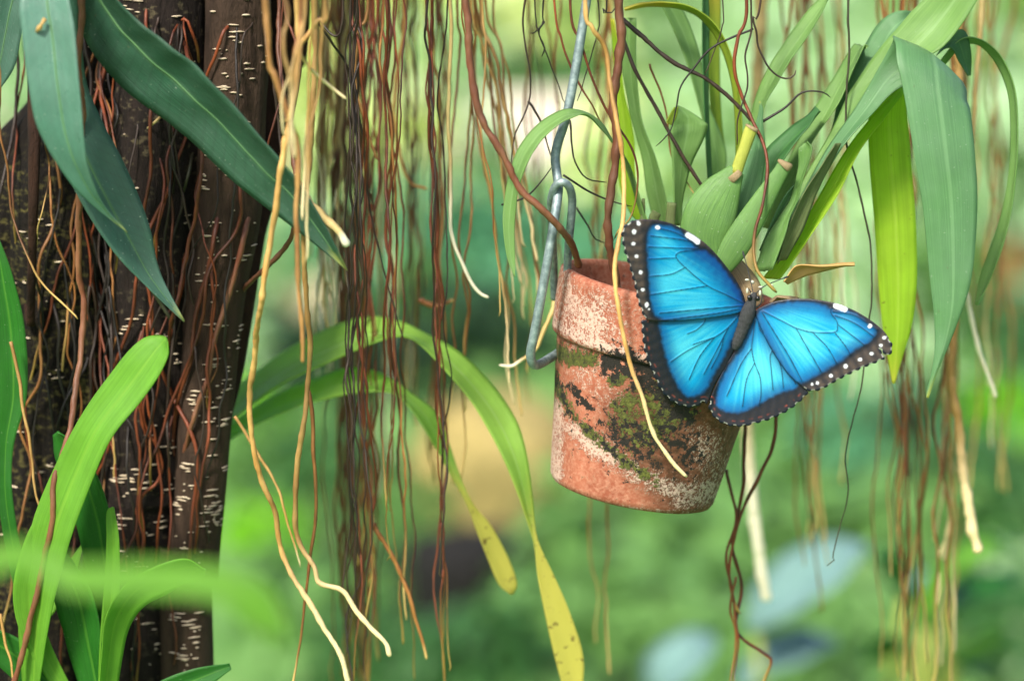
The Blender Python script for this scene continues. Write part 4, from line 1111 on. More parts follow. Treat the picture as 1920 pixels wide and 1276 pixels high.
# leaves on the left of the orchid
leaf(oc, v5([(850, 1080), (830, 1040), (798, 900), (778, 750), (722, 540), (685, 320), (672, 88)], .035), v5([(890, 1085), (908, 1040), (885, 910), (842, 750), (775, 560), (752, 320), (750, 86)], .03), 'orchid', cup=0.12, n=50, label='upright leaf cut straight across at the top')
leaf(oc, v5([(790, 1090), (720, 1010), (672, 880), (652, 700), (650, 540), (655, 430), (640, 250), (628, 90)], .045), v5([(820, 1085), (765, 960), (745, 820), (742, 690), (722, 560), (690, 440), (668, 260), (640, 92)], .04), 'orchid_lime', cup=0.1, n=50)
leaf(oc, v5([(1040, 1080), (1095, 870), (1082, 690), (1042, 500), (985, 300), (925, 150), (850, 0), (800, -130), (740, -260)], .05), v5([(1090, 1080), (1172, 800), (1155, 660), (1092, 500), (1052, 280), (1005, 130), (935, 0), (850, -130), (750, -260)], .055), 'orchid', cup=0.1, n=56, label='long leaf rising steeply to the left')
leaf(oc, v5([(1100, 1060), (1080, 800), (1064, 480), (1056, 200), (1058, 0), (1060, -200)], .035), v5([(1120, 1060), (1100, 800), (1085, 490), (1088, 200), (1085, 0), (1062, -205)], .04), 'orchid_dark', cup=0.2, n=40, label='narrow dark upright leaf')
leaf(oc, v5([(1120, 1060), (1130, 780), (1098, 520), (1086, 250), (1086, 0), (1090, -200)], .07), v5([(1150, 1060), (1175, 780), (1150, 600), (1142, 300), (1146, 0), (1110, -200)], .075), 'orchid_yellow', cup=0.1, n=40)
cleaf(oc, [(q[0], q[1], q[2], w) for q, w in zip(v5([(1240, 1020, .03), (1250, 760, .03), (1238, 470, .03), (1205, 300, .03), (1150, 165, .03), (1080, 82, .03), (990, 30, .03), (880, 14, .03), (780, 18, .03), (690, 40, .03)], 0), [6, 6, 6, 6.5, 6.5, 6, 5, 4, 3.5, 1.5])], 'orchid_yellow', cup=0.15, n=56, dy=.008, label='thin yellowish leaf arching over at the top')
leaf(oc, v5([(930, 1080), (928, 960), (918, 800), (908, 680), (906, 600), (925, 540), (940, 510), (938, 520), (905, 585)], .012), v5([(965, 1080), (968, 960), (1005, 800), (1060, 680), (1085, 605), (1060, 575), (950, 508), (942, 540), (925, 600)], .018), 'orchid', cup=0.06, n=50, label='short leaf folded over with a yellow tip')
leaf(oc, v5([(930, 515), (910, 545), (893, 582), (900, 592)], .004), v5([(950, 512), (940, 560), (918, 596), (904, 594)], .006), 'orchid_yellow', cup=0.05, n=14, label='yellowing folded tip')
# narrow leaf arching across the wire to the left
leaf(oc, [(1225, 480, .0), (1200, 400, .0), (1172, 310, -.005), (1144, 258, -.012), (1128, 232, -.02), (1100, 214, -.03), (1066, 207, -.036), (1035, 218, -.038), (1004, 240, -.04), (976, 276, -.04), (957, 325, -.04), (946, 380, -.04), (943, 425, -.04), (950, 480, -.04), (964, 518, -.04)],
     [(1232, 480, .0), (1208, 400, .0), (1180, 310, -.002), (1148, 268, -.008), (1128, 245, -.012), (1100, 218, -.02), (1076, 222, -.024), (1050, 235, -.026), (1018, 262, -.028), (990, 308, -.03), (974, 352, -.031), (967, 400, -.032), (965, 440, -.033), (966, 485, -.036), (966, 519, -.04)], 'orchid', cup=0.08, n=70, tilt=[0, .002, .004, .006, .008, .012, .012, .012, .011, .01, .008, .006, .004, .002, 0], label='narrow leaf arching leftward across the wire')
bulb(oc, [(1255, 470, 11), (1256, 430, 10), (1258, 400, 9), (1260, 380, 9)], 'sheath', .0, 0.6, name='dry_stub', n=10, sides=12)
bulb(oc, [(1196, 470, 7), (1200, 430, 6), (1206, 400, 4), (1206, 372, 3)], 'sheath', .0, 0.6, name='dry_stub', n=10, sides=12)
bulb(oc, [(1225, 440, 8), (1226, 410, 10), (1232, 398, 9)], 'sheath', .004, 0.6, name='dry_stub', n=8, sides=12)

# ------------------------------------------------------------------ butterfly
Z8 = lambda pts: [(1120 + x / 2.9, 380 + y / 2.9) for x, y in pts]
BY0 = -0.051
AX = Z8([(850, 520), (745, 795)])
ax0, ax1 = np.array(AX[0]), np.array(AX[1])
axd = (ax1 - ax0) / np.linalg.norm(ax1 - ax0)
axn = np.array([axd[1], -axd[0]])
bf = thing('blue_butterfly', P(1396, 600, BY0), 'bright iridescent blue butterfly with black white-spotted wing borders resting on the pot', 'butterfly')

m, nt, b, out = new_mat('wing_scales')
col = attr(nt, 'wcol', 'Color')
fine = noise_tex(nt, obj_vec(nt), 2600, 2, 0.6)
c = mix(nt, ramp(nt, fine, [(0.3, (0.25,) * 3), (0.7, (0,) * 3)]), col, (0.0, 0.03, 0.10))
nt.links.new(c, b.inputs['Base Color'])
b.inputs['Roughness'].default_value = 0.42
b.inputs['Specular IOR Level'].default_value = 0.35
nt.links.new(mth(nt, 'MULTIPLY', attr(nt, 'blue'), 0.1), b.inputs['Metallic'])
bump(nt, b, fine, 0.15, 0.0002)
M['wing'] = m
m, nt, b, out = new_mat('wing_underside')
nt.links.new(mix(nt, noise_tex(nt, obj_vec(nt), 90, 4), srgb(92, 70, 48), srgb(58, 42, 30)), b.inputs['Base Color'])
b.inputs['Roughness'].default_value = 0.8
M['wing_under'] = m
m, nt, b, out = new_mat('butterfly_fur')
n = noise_tex(nt, obj_vec(nt, (1, 1, 0.5)), 900, 4, 0.7)
nt.links.new(mix(nt, n, srgb(16, 17, 20), srgb(66, 68, 70)), b.inputs['Base Color'])
b.inputs['Roughness'].default_value = 0.8
bump(nt, b, n, 0.9, 0.0008)
M['fur'] = m
m, nt, b, out = new_mat('butterfly_eye')
b.inputs['Base Color'].default_value = (0.006, 0.006, 0.006, 1)
b.inputs['Roughness'].default_value = 0.15
M['eye'] = m
m, nt, b, out = new_mat('white_palp')
b.inputs['Base Color'].default_value = (0.55, 0.58, 0.46, 1)
M['palp'] = m


def inside(p, poly):
    q = np.asarray(poly, float)
    x, y = p[:, 0], p[:, 1]
    r = np.zeros(len(p), bool)
    j = len(q) - 1
    for i in range(len(q)):
        xi, yi, xj, yj = *q[i], *q[j]
        cnd = ((yi > y) != (yj > y)) & (x < (xj - xi) * (y - yi) / (yj - yi + 1e-12) + xi)
        r ^= cnd
        j = i
    return r


def sdist(p, poly):
    q = list(map(tuple, poly)) + [tuple(poly[0])]
    d = seg_dist(p, q)
    return np.where(inside(p, poly), d, -d)


def sst(a, b, x):
    t = np.clip((x - a) / (b - a), 0, 1)
    return t * t * (3 - 2 * t)


def wing(name, outline, outer, blue, spots, veins, deep, pale, bars, lift, scal, red, seed, step=1.55):
    """outline: closed zoom polygon; outer: outer margin polyline (gets scallops); blue: blue field polygon"""
    ol = spline(Z8(outline) + [Z8(outline)[0]], 10)[:-1]
    om = spline(Z8(outer), 10)
    d_o = seg_dist(ol, om)
    ctr = ol.mean(0)
    s = np.r_[0, np.cumsum(np.linalg.norm(np.diff(ol, axis=0), axis=1))]
    ol = resample(np.c_[np.vstack([ol, ol[:1]]), np.zeros(len(ol) + 1)], int(s[-1] / 1.6))[:-1, :2]
    s = np.arange(len(ol)) * 1.6
    dm = seg_dist(ol, om)
    tang = np.gradient(ol, axis=0); tang /= np.linalg.norm(tang, axis=1)[:, None] + 1e-9
    nrm = np.c_[tang[:, 1], -tang[:, 0]]
    if ((ol + nrm - ctr) ** 2).sum() < ((ol - ctr) ** 2).sum(): nrm = -nrm
    sc = np.where(dm < 3, 1, 0) * np.cos(s * 2 * math.pi / scal) * 1.7
    ol = ol + nrm * sc[:, None]
    lo, hi = ol.min(0), ol.max(0)
    gx, gy = np.meshgrid(np.arange(lo[0], hi[0], step), np.arange(lo[1], hi[1], step))
    gx = gx + (np.arange(gx.shape[0]) % 2)[:, None] * step * 0.5
    g = np.c_[gx.ravel(), gy.ravel()]
    g = g[sdist(g, ol[::3]) > 2.2]
    pts = np.vstack([ol, g])
    n = len(ol)
    res = delaunay_2d_cdt([Vector(q) for q in pts], [], [list(range(n))], 1, 1e-5)
    p = np.array([tuple(q) for q in res[0]])
    faces = [tuple(f) for f in res[2]]
    # --- colours
    bl = spline(Z8(blue) + [Z8(blue)[0]], 8)[:-1]
    sd = sdist(p, bl)
    nz = np.array([noise.noise((q[0] * 0.11, q[1] * 0.11, seed)) for q in p])
    nf = np.array([noise.noise((q[0] * 0.5, q[1] * 0.5, seed)) for q in p])
    fblue = sst(-4.5, 5.0, sd + nz * 2.5 + nf * 1.2)
    W1, W2, W3 = np.array(srgb(0, 152, 204)[:3]), np.array(srgb(0, 48, 124)[:3]), np.array(srgb(100, 220, 230)[:3])
    colr = np.tile(W1, (len(p), 1))
    edge = sst(32, 1, sd)
    fd = edge * 0.72
    for (cx, cy, rr, a) in deep:
        if isinstance(cx, list):
            fd = np.maximum(fd, a * sst(rr / 2.9, 0, seg_dist(p, spline(Z8(cx), 6)) + nz * 6))
            continue
        c_ = np.array(Z8([(cx, cy)])[0]); fd = np.maximum(fd, a * sst(rr / 2.9, 0, np.linalg.norm(p - c_, axis=1)))
    fp_ = np.zeros(len(p))
    for (cx, cy, rr, a) in pale:
        c_ = np.array(Z8([(cx, cy)])[0]); fp_ = np.maximum(fp_, a * sst(rr / 2.9, 0, np.linalg.norm(p - c_, axis=1)))
    rel = p - np.array(AX[0])
    stri = np.array([noise.noise((math.atan2(q[1], q[0]) * 34, math.hypot(*q) * 0.012, seed)) for q in rel])
    fp_ = np.clip(fp_ + stri * 0.3 + nf * 0.06, 0, 1)
    colr = colr * (1 - fp_[:, None]) + W3 * fp_[:, None]
    colr = colr * (1 - fd[:, None]) + W2 * fd[:, None]
    dm = seg_dist(p, om)
    blk = np.array([0.006, 0.005, 0.006]); brn = np.array(srgb(78, 64, 52)[:3]) * (0.25 if red else 1.0)
    fbr = sst(-3, -15, sd) * (0.75 + 0.5 * nz) * sst(1.5, 5, dm)
    dark = blk * (1 - np.clip(fbr, 0, 1)[:, None]) + brn * np.clip(fbr, 0, 1)[:, None]
    cell = 0.55 + 0.45 * np.cos(seg_dist(p, om[:2]) * 2 * math.pi / 17)
    dark = dark * np.clip(0.55 + 0.6 * cell + 0.35 * nf, 0.2, 1.3)[:, None]
    colr = dark * (1 - fblue[:, None]) + colr * fblue[:, None]
    isblue = fblue.copy()
    along = (p - ax0) @ axd
    fb_ = sst(16, 5, np.abs((p - ax0) @ axn) + nf * 3 + nz * 3) * sst(70, 40, along) * sst(-30, 0, along)
    colr = colr * (1 - 0.8 * fb_[:, None]) + np.array([0.012, 0.014, 0.02]) * 0.8 * fb_[:, None]
    isblue *= 1 - fb_
    vd = np.full(len(p), 1e9)
    for vn in veins:
        vd = np.minimum(vd, seg_dist(p, spline(Z8(vn), 6)))
    fv = sst(1.6, 0.5, vd)
    colr = colr * (1 - 0.88 * fv[:, None]) + np.array([0.0, 0.012, 0.035]) * 0.88 * fv[:, None]
    isblue *= 1 - fv
    for (cx, cy, rr) in spots:
        c_ = np.array(Z8([(cx, cy)])[0])
        f_ = sst(rr / 2.9 + 0.9, rr / 2.9 - 1.6, np.linalg.norm((p - c_) * np.array([1.0, 1.0 + 0.25 * math.sin(cx)]), axis=1) + nf * 0.9 + nz * 1.2)
        colr = colr * (1 - f_[:, None]) + np.array([0.82, 0.85, 0.9]) * f_[:, None]; isblue *= 1 - f_
    for bar, rr in bars:
        f_ = sst(rr / 2.9 + 1.2, rr / 2.9 - 0.6, seg_dist(p, Z8(bar)) + nf * 1.2)
        colr = colr * (1 - f_[:, None]) + np.array([0.75, 0.82, 0.9]) * f_[:, None]; isblue *= 1 - f_
    if red:
        # rusty lunules just inside the margin
        sm = np.zeros(len(p))
        om2 = resample(np.c_[om, np.zeros(len(om))], 400)[:, :2]
        for i0 in range(0, len(p), 4000):
            sm[i0:i0 + 4000] = np.argmin(((p[i0:i0 + 4000, None, :] - om2[None]) ** 2).sum(2), axis=1)
        L_ = np.linalg.norm(np.diff(om, axis=0), axis=1).sum()
        ph = np.abs(((sm / 400 * L_ / scal + 0.5) % 1) - 0.5)
        f_ = sst(0.30, 0.16, ph) * sst(2.2, 0.8, np.abs(dm - 9)) * 0.75 * np.clip(0.4 + 1.2 * nz, 0, 1)
        colr = colr * (1 - f_[:, None]) + np.array(srgb(150, 66, 44)[:3]) * f_[:, None]
    # white fringe in the notches of the margin
    si = seg_dist(p, om)
    sidx = np.zeros(len(p))
    near = np.where(seg_dist(p, ol[np.r_[0:len(ol):2, 0]]) < 2.6)[0]
    for i in near:
        k_ = np.argmin(((ol - p[i]) ** 2).sum(1))
        if seg_dist(ol[k_:k_ + 1], om)[0] < 4 and math.cos(s[k_] * 2 * math.pi / scal) < -0.55 + 0.5 * noise.noise((s[k_] * 0.05, seed, 0)) + (0.0 if red else 0.15) and ((ol[k_] - p[i]) ** 2).sum() < 2.2:
            colr[i] = colr[i] * 0.3 + np.array([0.7, 0.69, 0.62]) * 0.7; isblue[i] = 0
    # --- shape in space
    dist = np.abs((p - ax0) @ axn)
    yy = BY0 - dist * S * 0.20 + (dist * S) ** 2 * 0.5 - lift - 0.0007 * sst(4, 0, vd) * 0.35 
    V = []
    for q, y_ in zip(p, yy):
        V.append(tuple(P(q[0], q[1], y_)))
    Vn = np.array(V)
    f0 = faces[0]
    nn = np.cross(Vn[f0[1]] - Vn[f0[0]], Vn[f0[2]] - Vn[f0[0]])
    if nn[1] > 0: faces = [f[::-1] for f in faces]
    o = mesh_obj(name, V, faces, [M['wing'], M['wing_under']], bf, attrs={'wcol': colr, 'blue': isblue})
    md = o.modifiers.new('thickness', 'SOLIDIFY')
    md.thickness = 0.00018
    md.offset = -1
    md.material_offset = 1
    return o


lf_out = [(150, 125), (133, 165), (138, 215), (150, 270), (168, 320), (185, 380), (200, 430), (212, 490), (225, 545), (245, 595), (265, 630)]
wing('forewing', [(812, 560), (806, 535), (790, 488), (760, 430), (710, 358), (650, 283), (590, 223), (520, 172), (450, 133), (380, 106), (310, 92), (240, 90), (190, 100)] + lf_out + [(345, 645), (480, 640), (620, 625), (770, 598)],
     [(190, 100)] + lf_out, [(790, 545), (772, 485), (735, 425), (690, 365), (640, 305), (585, 262), (545, 252), (500, 205), (420, 140), (340, 125), (300, 130), (278, 170), (274, 240), (278, 330), (282, 420), (288, 500), (300, 570), (325, 618), (420, 640), (600, 640), (780, 600)],
     [(225, 112, 10), (200, 158, 11), (196, 222, 11), (214, 292, 11), (236, 378, 10), (247, 473, 10), (268, 555, 10), (282, 578, 5), (328, 133, 14)],
     [[(790, 545), (700, 500), (600, 452), (500, 372), (430, 300), (450, 268), (540, 255), (548, 235)], [(430, 300), (280, 306)], [(480, 350), (400, 388), (290, 400)], [(600, 452), (480, 470), (290, 500)], [(795, 560), (560, 580), (340, 600)], [(770, 578), (620, 606), (345, 640)],
      [(545, 250), (400, 245), (280, 240)], [(545, 237), (480, 205), (290, 180)], [(545, 228), (430, 165), (340, 140)]],
     [([(800, 540), (750, 430), (660, 310), (560, 240)], 0, 175, 0.95), (330, 330, 90, 0.25)], [(420, 440, 210, 0.42), (520, 560, 180, 0.35), (350, 230, 120, 0.2)], [([(492, 175), (520, 192), (545, 212)], 13)], 0.0016, 17, False, 1)
lh_out = [(250, 640), (243, 680), (248, 740), (256, 800), (276, 860), (297, 910), (318, 960), (343, 1010), (375, 1050), (418, 1085), (460, 1102), (502, 1110), (545, 1102), (578, 1080)]
wing('hindwing', [(815, 600), (770, 590), (600, 600), (450, 620), (345, 625)] + lh_out + [(600, 1090), (640, 985), (700, 890), (745, 800), (790, 700), (822, 640)],
     lh_out, [(800, 605), (600, 610), (420, 625), (342, 650), (350, 720), (365, 800), (390, 885), (420, 955), (450, 1015), (490, 1052), (545, 1045), (592, 1010), (625, 945), (680, 850), (725, 760), (770, 660)],
     [], [[(780, 600), (715, 675), (640, 730), (560, 768), (480, 810), (400, 865)], [(640, 730), (560, 830), (500, 960)], [(715, 675), (650, 800), (580, 930)], [(590, 618), (580, 652), (540, 690), (490, 712)], [(640, 730), (520, 770)], [(690, 720), (670, 800), (620, 900)]],
     [(400, 980, 110, 0.5), (560, 1040, 90, 0.55), (760, 690, 70, 0.3)], [(480, 800, 190, 0.5), (440, 900, 120, 0.35), (560, 700, 140, 0.3)], [], 0.0, 18, True, 2)
rf_out = [(1590, 745), (1604, 785), (1597, 815), (1577, 830), (1550, 806), (1535, 792), (1543, 812), (1562, 842), (1530, 860), (1480, 880), (1430, 900), (1370, 930), (1310, 960), (1260, 990), (1210, 1015), (1165, 1022), (1130, 1012)]
wing('forewing', [(858, 590), (880, 572), (940, 544), (1000, 529), (1080, 521), (1160, 523), (1240, 534), (1310, 551), (1380, 577), (1450, 614), (1510, 655), (1560, 700)] + rf_out + [(1098, 985), (1045, 940), (985, 860), (925, 760), (870, 640)],
     rf_out, [(880, 590), (940, 562), (1000, 547), (1080, 540), (1160, 543), (1230, 556), (1280, 585), (1340, 585), (1400, 605), (1460, 650), (1512, 698), (1480, 750), (1400, 800), (1310, 868), (1220, 920), (1140, 965), (1095, 975), (1040, 930), (985, 850), (925, 750), (875, 640)],
     [(1483, 670, 12), (1560, 733, 12), (1541, 775, 11), (1490, 820, 11), (1428, 852, 11), (1350, 888, 11), (1270, 940, 11), (1197, 978, 9), (1168, 985, 6)],
     [[(900, 590), (1000, 640), (1080, 680), (1170, 703), (1290, 703), (1306, 668), (1300, 640), (1272, 602), (1270, 575)], [(1290, 703), (1350, 780), (1375, 825)], [(1305, 660), (1400, 732), (1450, 772)], [(1292, 612), (1400, 655), (1500, 725)], [(1280, 590), (1400, 612), (1520, 690)], [(1170, 703), (1250, 785), (1300, 870)], [(1080, 680), (1140, 785), (1215, 915)], [(895, 595), (960, 700), (1040, 830), (1112, 965)]],
     [([(890, 580), (1000, 545), (1120, 535), (1260, 560)], 0, 95, 0.75), (1450, 690, 90, 0.35), (1180, 930, 80, 0.3)], [(1120, 750, 210, 0.55), (1350, 740, 130, 0.3), (1050, 640, 130, 0.25), (1350, 640, 100, 0.25)], [([(1298, 560), (1322, 568), (1345, 578)], 14)], 0.0016, 17, False, 3)
rh_out = [(612, 1078), (610, 1120), (638, 1165), (680, 1196), (740, 1213), (800, 1211), (860, 1196), (920, 1181), (980, 1157), (1030, 1131), (1075, 1101), (1110, 1070), (1141, 1035)]
wing('hindwing', [(830, 640), (795, 720), (740, 815), (690, 900), (648, 985), (622, 1045)] + rh_out + [(1135, 1000), (1080, 945), (1010, 850), (940, 720), (880, 610), (845, 605)],
     rh_out, [(850, 620), (815, 720), (755, 830), (705, 910), (668, 985), (648, 1060), (655, 1105), (695, 1132), (760, 1140), (840, 1112), (920, 1068), (1000, 1030), (1085, 1000), (1060, 930), (1000, 840), (930, 720), (885, 630)],
     [], [[(858, 640), (850, 700), (840, 790), (855, 870), (885, 950), (890, 1040), (880, 1095)], [(855, 870), (812, 960), (790, 1105)], [(840, 790), (780, 880), (705, 1050)], [(890, 620), (930, 720), (960, 790), (1000, 900), (1012, 1005)], [(960, 790), (940, 832), (945, 900), (955, 1015)], [(960, 790), (1040, 890), (1078, 985)], [(875, 640), (885, 690), (910, 720)]],
     [(670, 1080, 80, 0.5), (860, 1100, 70, 0.3)], [(900, 900, 230, 0.65), (800, 980, 120, 0.35)], [], 0.0, 18, True, 4)

# body: one continuous mesh
bp = spline([(*q, r) for q, r in zip(Z8([(862, 488), (852, 505), (842, 530), (826, 575), (812, 620), (795, 670), (775, 720), (758, 765), (744, 797)]), [2, 7, 8, 12.5, 13.5, 11.5, 10.5, 9, 4])], 6)
V = []
for i, q in enumerate(bp):
    t2 = (bp[min(i + 1, len(bp) - 1)] - bp[max(i - 1, 0)])[:2]
    t2 /= np.linalg.norm(t2)
    c = np.array(P(q[0], q[1], BY0 - 0.0022))
    side = np.array([t2[1], 0, t2[0]])
    seg = 1 + 0.05 * math.cos(i * 1.9) * (i > 24)
    for k in range(20):
        a = 2 * math.pi * k / 20
        V.append(tuple(c + (side * math.cos(a) + np.array([0, 1, 0]) * math.sin(a) * 0.85) * q[2] * S * seg))
F = [(i * 20 + k, i * 20 + (k + 1) % 20, (i + 1) * 20 + (k + 1) % 20, (i + 1) * 20 + k) for i in range(len(bp) - 1) for k in range(20)] + [tuple(range(20))[::-1], tuple((len(bp) - 1) * 20 + k for k in range(20))]
body = mesh_obj('body', V, F, M['fur'], bf)


def ellipsoid(name, c, r, mat, parent, n=10, m=14):
    V, F = [], []
    for i in range(n + 1):
        th = math.pi * (i + 0.02) / (n + 0.04)
        for k in range(m):
            ph = 2 * math.pi * k / m
            V.append((c[0] + r[0] * math.sin(th) * math.cos(ph), c[1] + r[1] * math.sin(th) * math.sin(ph), c[2] + r[2] * math.cos(th)))
    F = [(i * m + k, (i + 1) * m + k, (i + 1) * m + (k + 1) % m, i * m + (k + 1) % m) for i in range(n) for k in range(m)]
    return mesh_obj(name, V, F, mat, parent)


for q in Z8([(828, 515), (872, 520)]):
    ellipsoid('eye', P(q[0], q[1], BY0 - .004), (4.6 * S, 4.2 * S, 5 * S), M['eye'], body)
for q in Z8([(815, 478), (885, 490)]):
    ellipsoid('palp', P(q[0], q[1], BY0 - .003), (2.2 * S, 2.4 * S, 5 * S), M['palp'], body)
for pts in ([(848, 495), (835, 430), (812, 340), (790, 262)], [(862, 492), (905, 455), (960, 430), (1040, 400)]):
    w = px_path([(*q, BY0 - .003 + .004 * i) for i, q in enumerate(Z8(pts))])
    s = resample(spline(w, 6), 24)
    rr = np.full(24, 0.9 * S); rr[-4:] = [1.4 * S, 1.8 * S, 1.7 * S, 0.9 * S]
    v, f, vv = tube_geo(s, rr, 6)
    mesh_obj('antenna', v, f, M['fur'], bf)
for a, mid_, e in (((1398, 575), (1412, 560), (1404, 540)), ((1404, 580), (1424, 572), (1430, 552)), ((1392, 600), (1380, 612), (1372, 600)), ((1402, 605), (1416, 620), (1412, 632))):
    s = spline([tuple(P(*a, BY0 + .001)), tuple(P(*mid_, BY0 + .012)), tuple(P(*e, -.026))], 6)
    v, f, vv = tube_geo(s, np.linspace(1.7 * S, 0.9 * S, len(s)), 6)
    mesh_obj('leg', v, f, M['fur'], bf)

# small white perlite grains at the orchid's base
rg = random.Random(31)
for i in range(5):
    q = P(rg.uniform(1400, 1450), rg.uniform(520, 560), -.034 + rg.uniform(-.008, .008))
    o = ellipsoid('perlite_grain', q, (rg.uniform(2, 5.5) * S, rg.uniform(2, 4) * S, rg.uniform(2, 4) * S), M['palp'], None, 5, 7)
    tag(o, 'white perlite grain at the foot of the orchid behind the butterfly head', 'grain', 'perlite grains at the orchid base')

# ------------------------------------------------------------------ garden behind
def bush_mesh(name, n, size, spread, seed, strap=False, flat=0.6):
    rg = random.Random(seed)
    V, F, U, VV = [], [], [], []
    for i in range(n):
        a = rg.uniform(0, 2 * math.pi)
        el = math.asin(rg.uniform(-0.4, 1.0))
        rr = spread * rg.uniform(0.35, 1.0) ** 0.6
        c = Vector((math.cos(a) * math.cos(el) * rr, math.sin(a) * math.cos(el) * rr, math.sin(el) * rr * 0.95))
        if strap:
            c *= 0.15
        d = Vector((math.cos(a + rg.gauss(0, .5)), math.sin(a + rg.gauss(0, .5)), rg.uniform(-0.5, 0.7) if not strap else rg.uniform(0.5, 1.8))).normalized()
        ln = size * rg.uniform(0.6, 1.25) * (1 if not strap else 2.6)
        w = size * rg.uniform(0.2, 0.34) * (1 if not strap else 0.4)
        side = d.cross(Vector((rg.gauss(0, .3), rg.gauss(0, .3), 1))).normalized()
        up = side.cross(d).normalized()
        i0 = len(V)
        for j in range(5):
            t = j / 4
            p = c + d * ln * t - Vector((0, 0, 1)) * ln * (0.35 if not strap else 0.75) * t * t
            ww = w * (math.sin(math.pi * (0.08 + 0.9 * t)) ** 0.8)
            for k, s_ in enumerate((-1, 0, 1)):
                V.append(tuple(p + side * ww * s_ + up * (0.18 * ww * abs(s_))))
                U.append((s_ + 1) / 2); VV.append(t)
        for j in range(4):
            for k in range(2):
                F.append((i0 + j * 3 + k, i0 + j * 3 + k + 1, i0 + (j + 1) * 3 + k + 1, i0 + (j + 1) * 3 + k))
    me = bpy.data.meshes.new(name)
    me.from_pydata(V, [], F)
    for k, a in (('u', U), ('v', VV)):
        at = me.attributes.new(k, 'FLOAT', 'POINT'); at.data.foreach_set('value', a)
    me.polygons.foreach_set('use_smooth', [True] * len(me.polygons))
    me.materials.append(None)
    return me


BM = [bush_mesh('foliage', 110, 0.6, 1.0, s) for s in (1, 2, 3)] + [bush_mesh('foliage', 70, 0.85, 1.0, 4), bush_mesh('foliage', 150, 0.45, 1.0, 5)] + [bush_mesh('foliage', 90, 0.45, 1.0, 6, True)]
G = {
    'mint': leaf_mat('foliage_mint', srgb(180, 206, 168), srgb(142, 180, 132), trans=0.25, rough=0.5),
    'pale': leaf_mat('foliage_pale', srgb(214, 224, 172), srgb(184, 204, 138), trans=0.3, rough=0.5),
    'lemon': leaf_mat('foliage_lemon', srgb(206, 222, 130), srgb(178, 206, 96), trans=0.35, rough=0.5),
    'teal': leaf_mat('foliage_teal', srgb(96, 156, 116), srgb(70, 132, 96), trans=0.2, rough=0.45, tcol=(1, 1, 0.8)),
    'mid': leaf_mat('foliage_mid', srgb(112, 154, 84), srgb(78, 124, 58), trans=0.22, rough=0.45),
    'deep': leaf_mat('foliage_deep', srgb(58, 104, 48), srgb(36, 78, 30), trans=0.15, rough=0.45),
    'dark': leaf_mat('foliage_dark', srgb(26, 58, 24), srgb(16, 40, 16), trans=0.1, rough=0.45),
    'lime': leaf_mat('foliage_lime', srgb(130, 186, 30), srgb(100, 166, 24), trans=0.4, rough=0.45),
    'blue': leaf_mat('foliage_blue', srgb(120, 154, 148), srgb(86, 122, 116), trans=0.08, rough=0.4, tcol=(1, 1, 1)),
}
GN = {'mint': 'mint-green', 'pale': 'pale yellowish-green', 'lemon': 'bright lemon-green', 'teal': 'bluish-green', 'mid': 'fresh green', 'deep': 'deep green', 'dark': 'very dark green', 'lime': 'vivid lime-green', 'blue': 'blue-grey'}
bush_i = 0


def bush(px, py, d, rpx, mat, label, group, kind=None, sq=1.0):
    global bush_i
    rg = random.Random(4000 + bush_i); bush_i += 1
    c = Pd(px, py, d)
    r = rpx * d / FOC
    e = thing('bush', (c.x, c.y, 0), label, 'bush', group)
    me = BM[kind if kind is not None else rg.randrange(5)]
    o = bpy.data.objects.new('foliage', me); COL.objects.link(o)
    o.parent = e
    o.location = (0, 0, c.z)
    o.scale = (r, r, r * sq)
    o.rotation_euler = (0, 0, rg.uniform(0, 6.28))
    o.material_slots[0].link = 'OBJECT'
    o.material_slots[0].material = G[mat]
    if c.z > 0.05:
        for k in range(3):
            a = rg.uniform(0, 6.28)
            s = spline([(c.x + 0.04 * r * math.cos(a), c.y + 0.04 * r * math.sin(a), -0.02), (c.x + 0.1 * r * math.cos(a), c.y + 0.1 * r * math.sin(a), c.z * 0.5), (c.x + 0.4 * r * math.cos(a), c.y + 0.4 * r * math.sin(a), c.z + 0.3 * r)], 4)
            v, f, vv = tube_geo(s, np.linspace(0.05 * r, 0.02 * r, len(s)), 5)
            mesh_obj('stem', v, f, M['bark_brown'], e)
    return e


def boulder(px, py, d, rx, rz, mat, label, name='boulder', cat='rock'):
    c = Pd(px, py, d)
    a, h = rx * d / FOC, rz * d / FOC
    V, F = [], []
    n, m_ = 14, 22
    zlow = max(0, c.z - h)
    for i in range(n + 1):
        th = math.pi * (i + 0.02) / (n + 0.04)
        for k in range(m_):
            ph = 2 * math.pi * k / m_
            dv = Vector((math.sin(th) * math.cos(ph), math.sin(th) * math.sin(ph), math.cos(th)))
            q = 1 + 0.22 * noise.noise(dv * 1.7 + Vector((px, py, 0))) + 0.08 * noise.noise(dv * 5 + Vector((py, px, 0)))
            V.append((c.x + a * q * dv.x, c.y + a * q * dv.y, c.z + h * q * dv.z))
    V = np.array(V)
    V[:, 2] = np.where(V[:, 2] < c.z, c.z - (c.z - V[:, 2]) * max(1.0, (c.z + 0.03) / h), V[:, 2])
    F = [(i * m_ + k, (i + 1) * m_ + k, (i + 1) * m_ + (k + 1) % m_, i * m_ + (k + 1) % m_) for i in range(n) for k in range(m_)]
    o = mesh_obj(name, V, F, M[mat], origin=(c.x, c.y, 0))
    tag(o, label, cat)
    return o


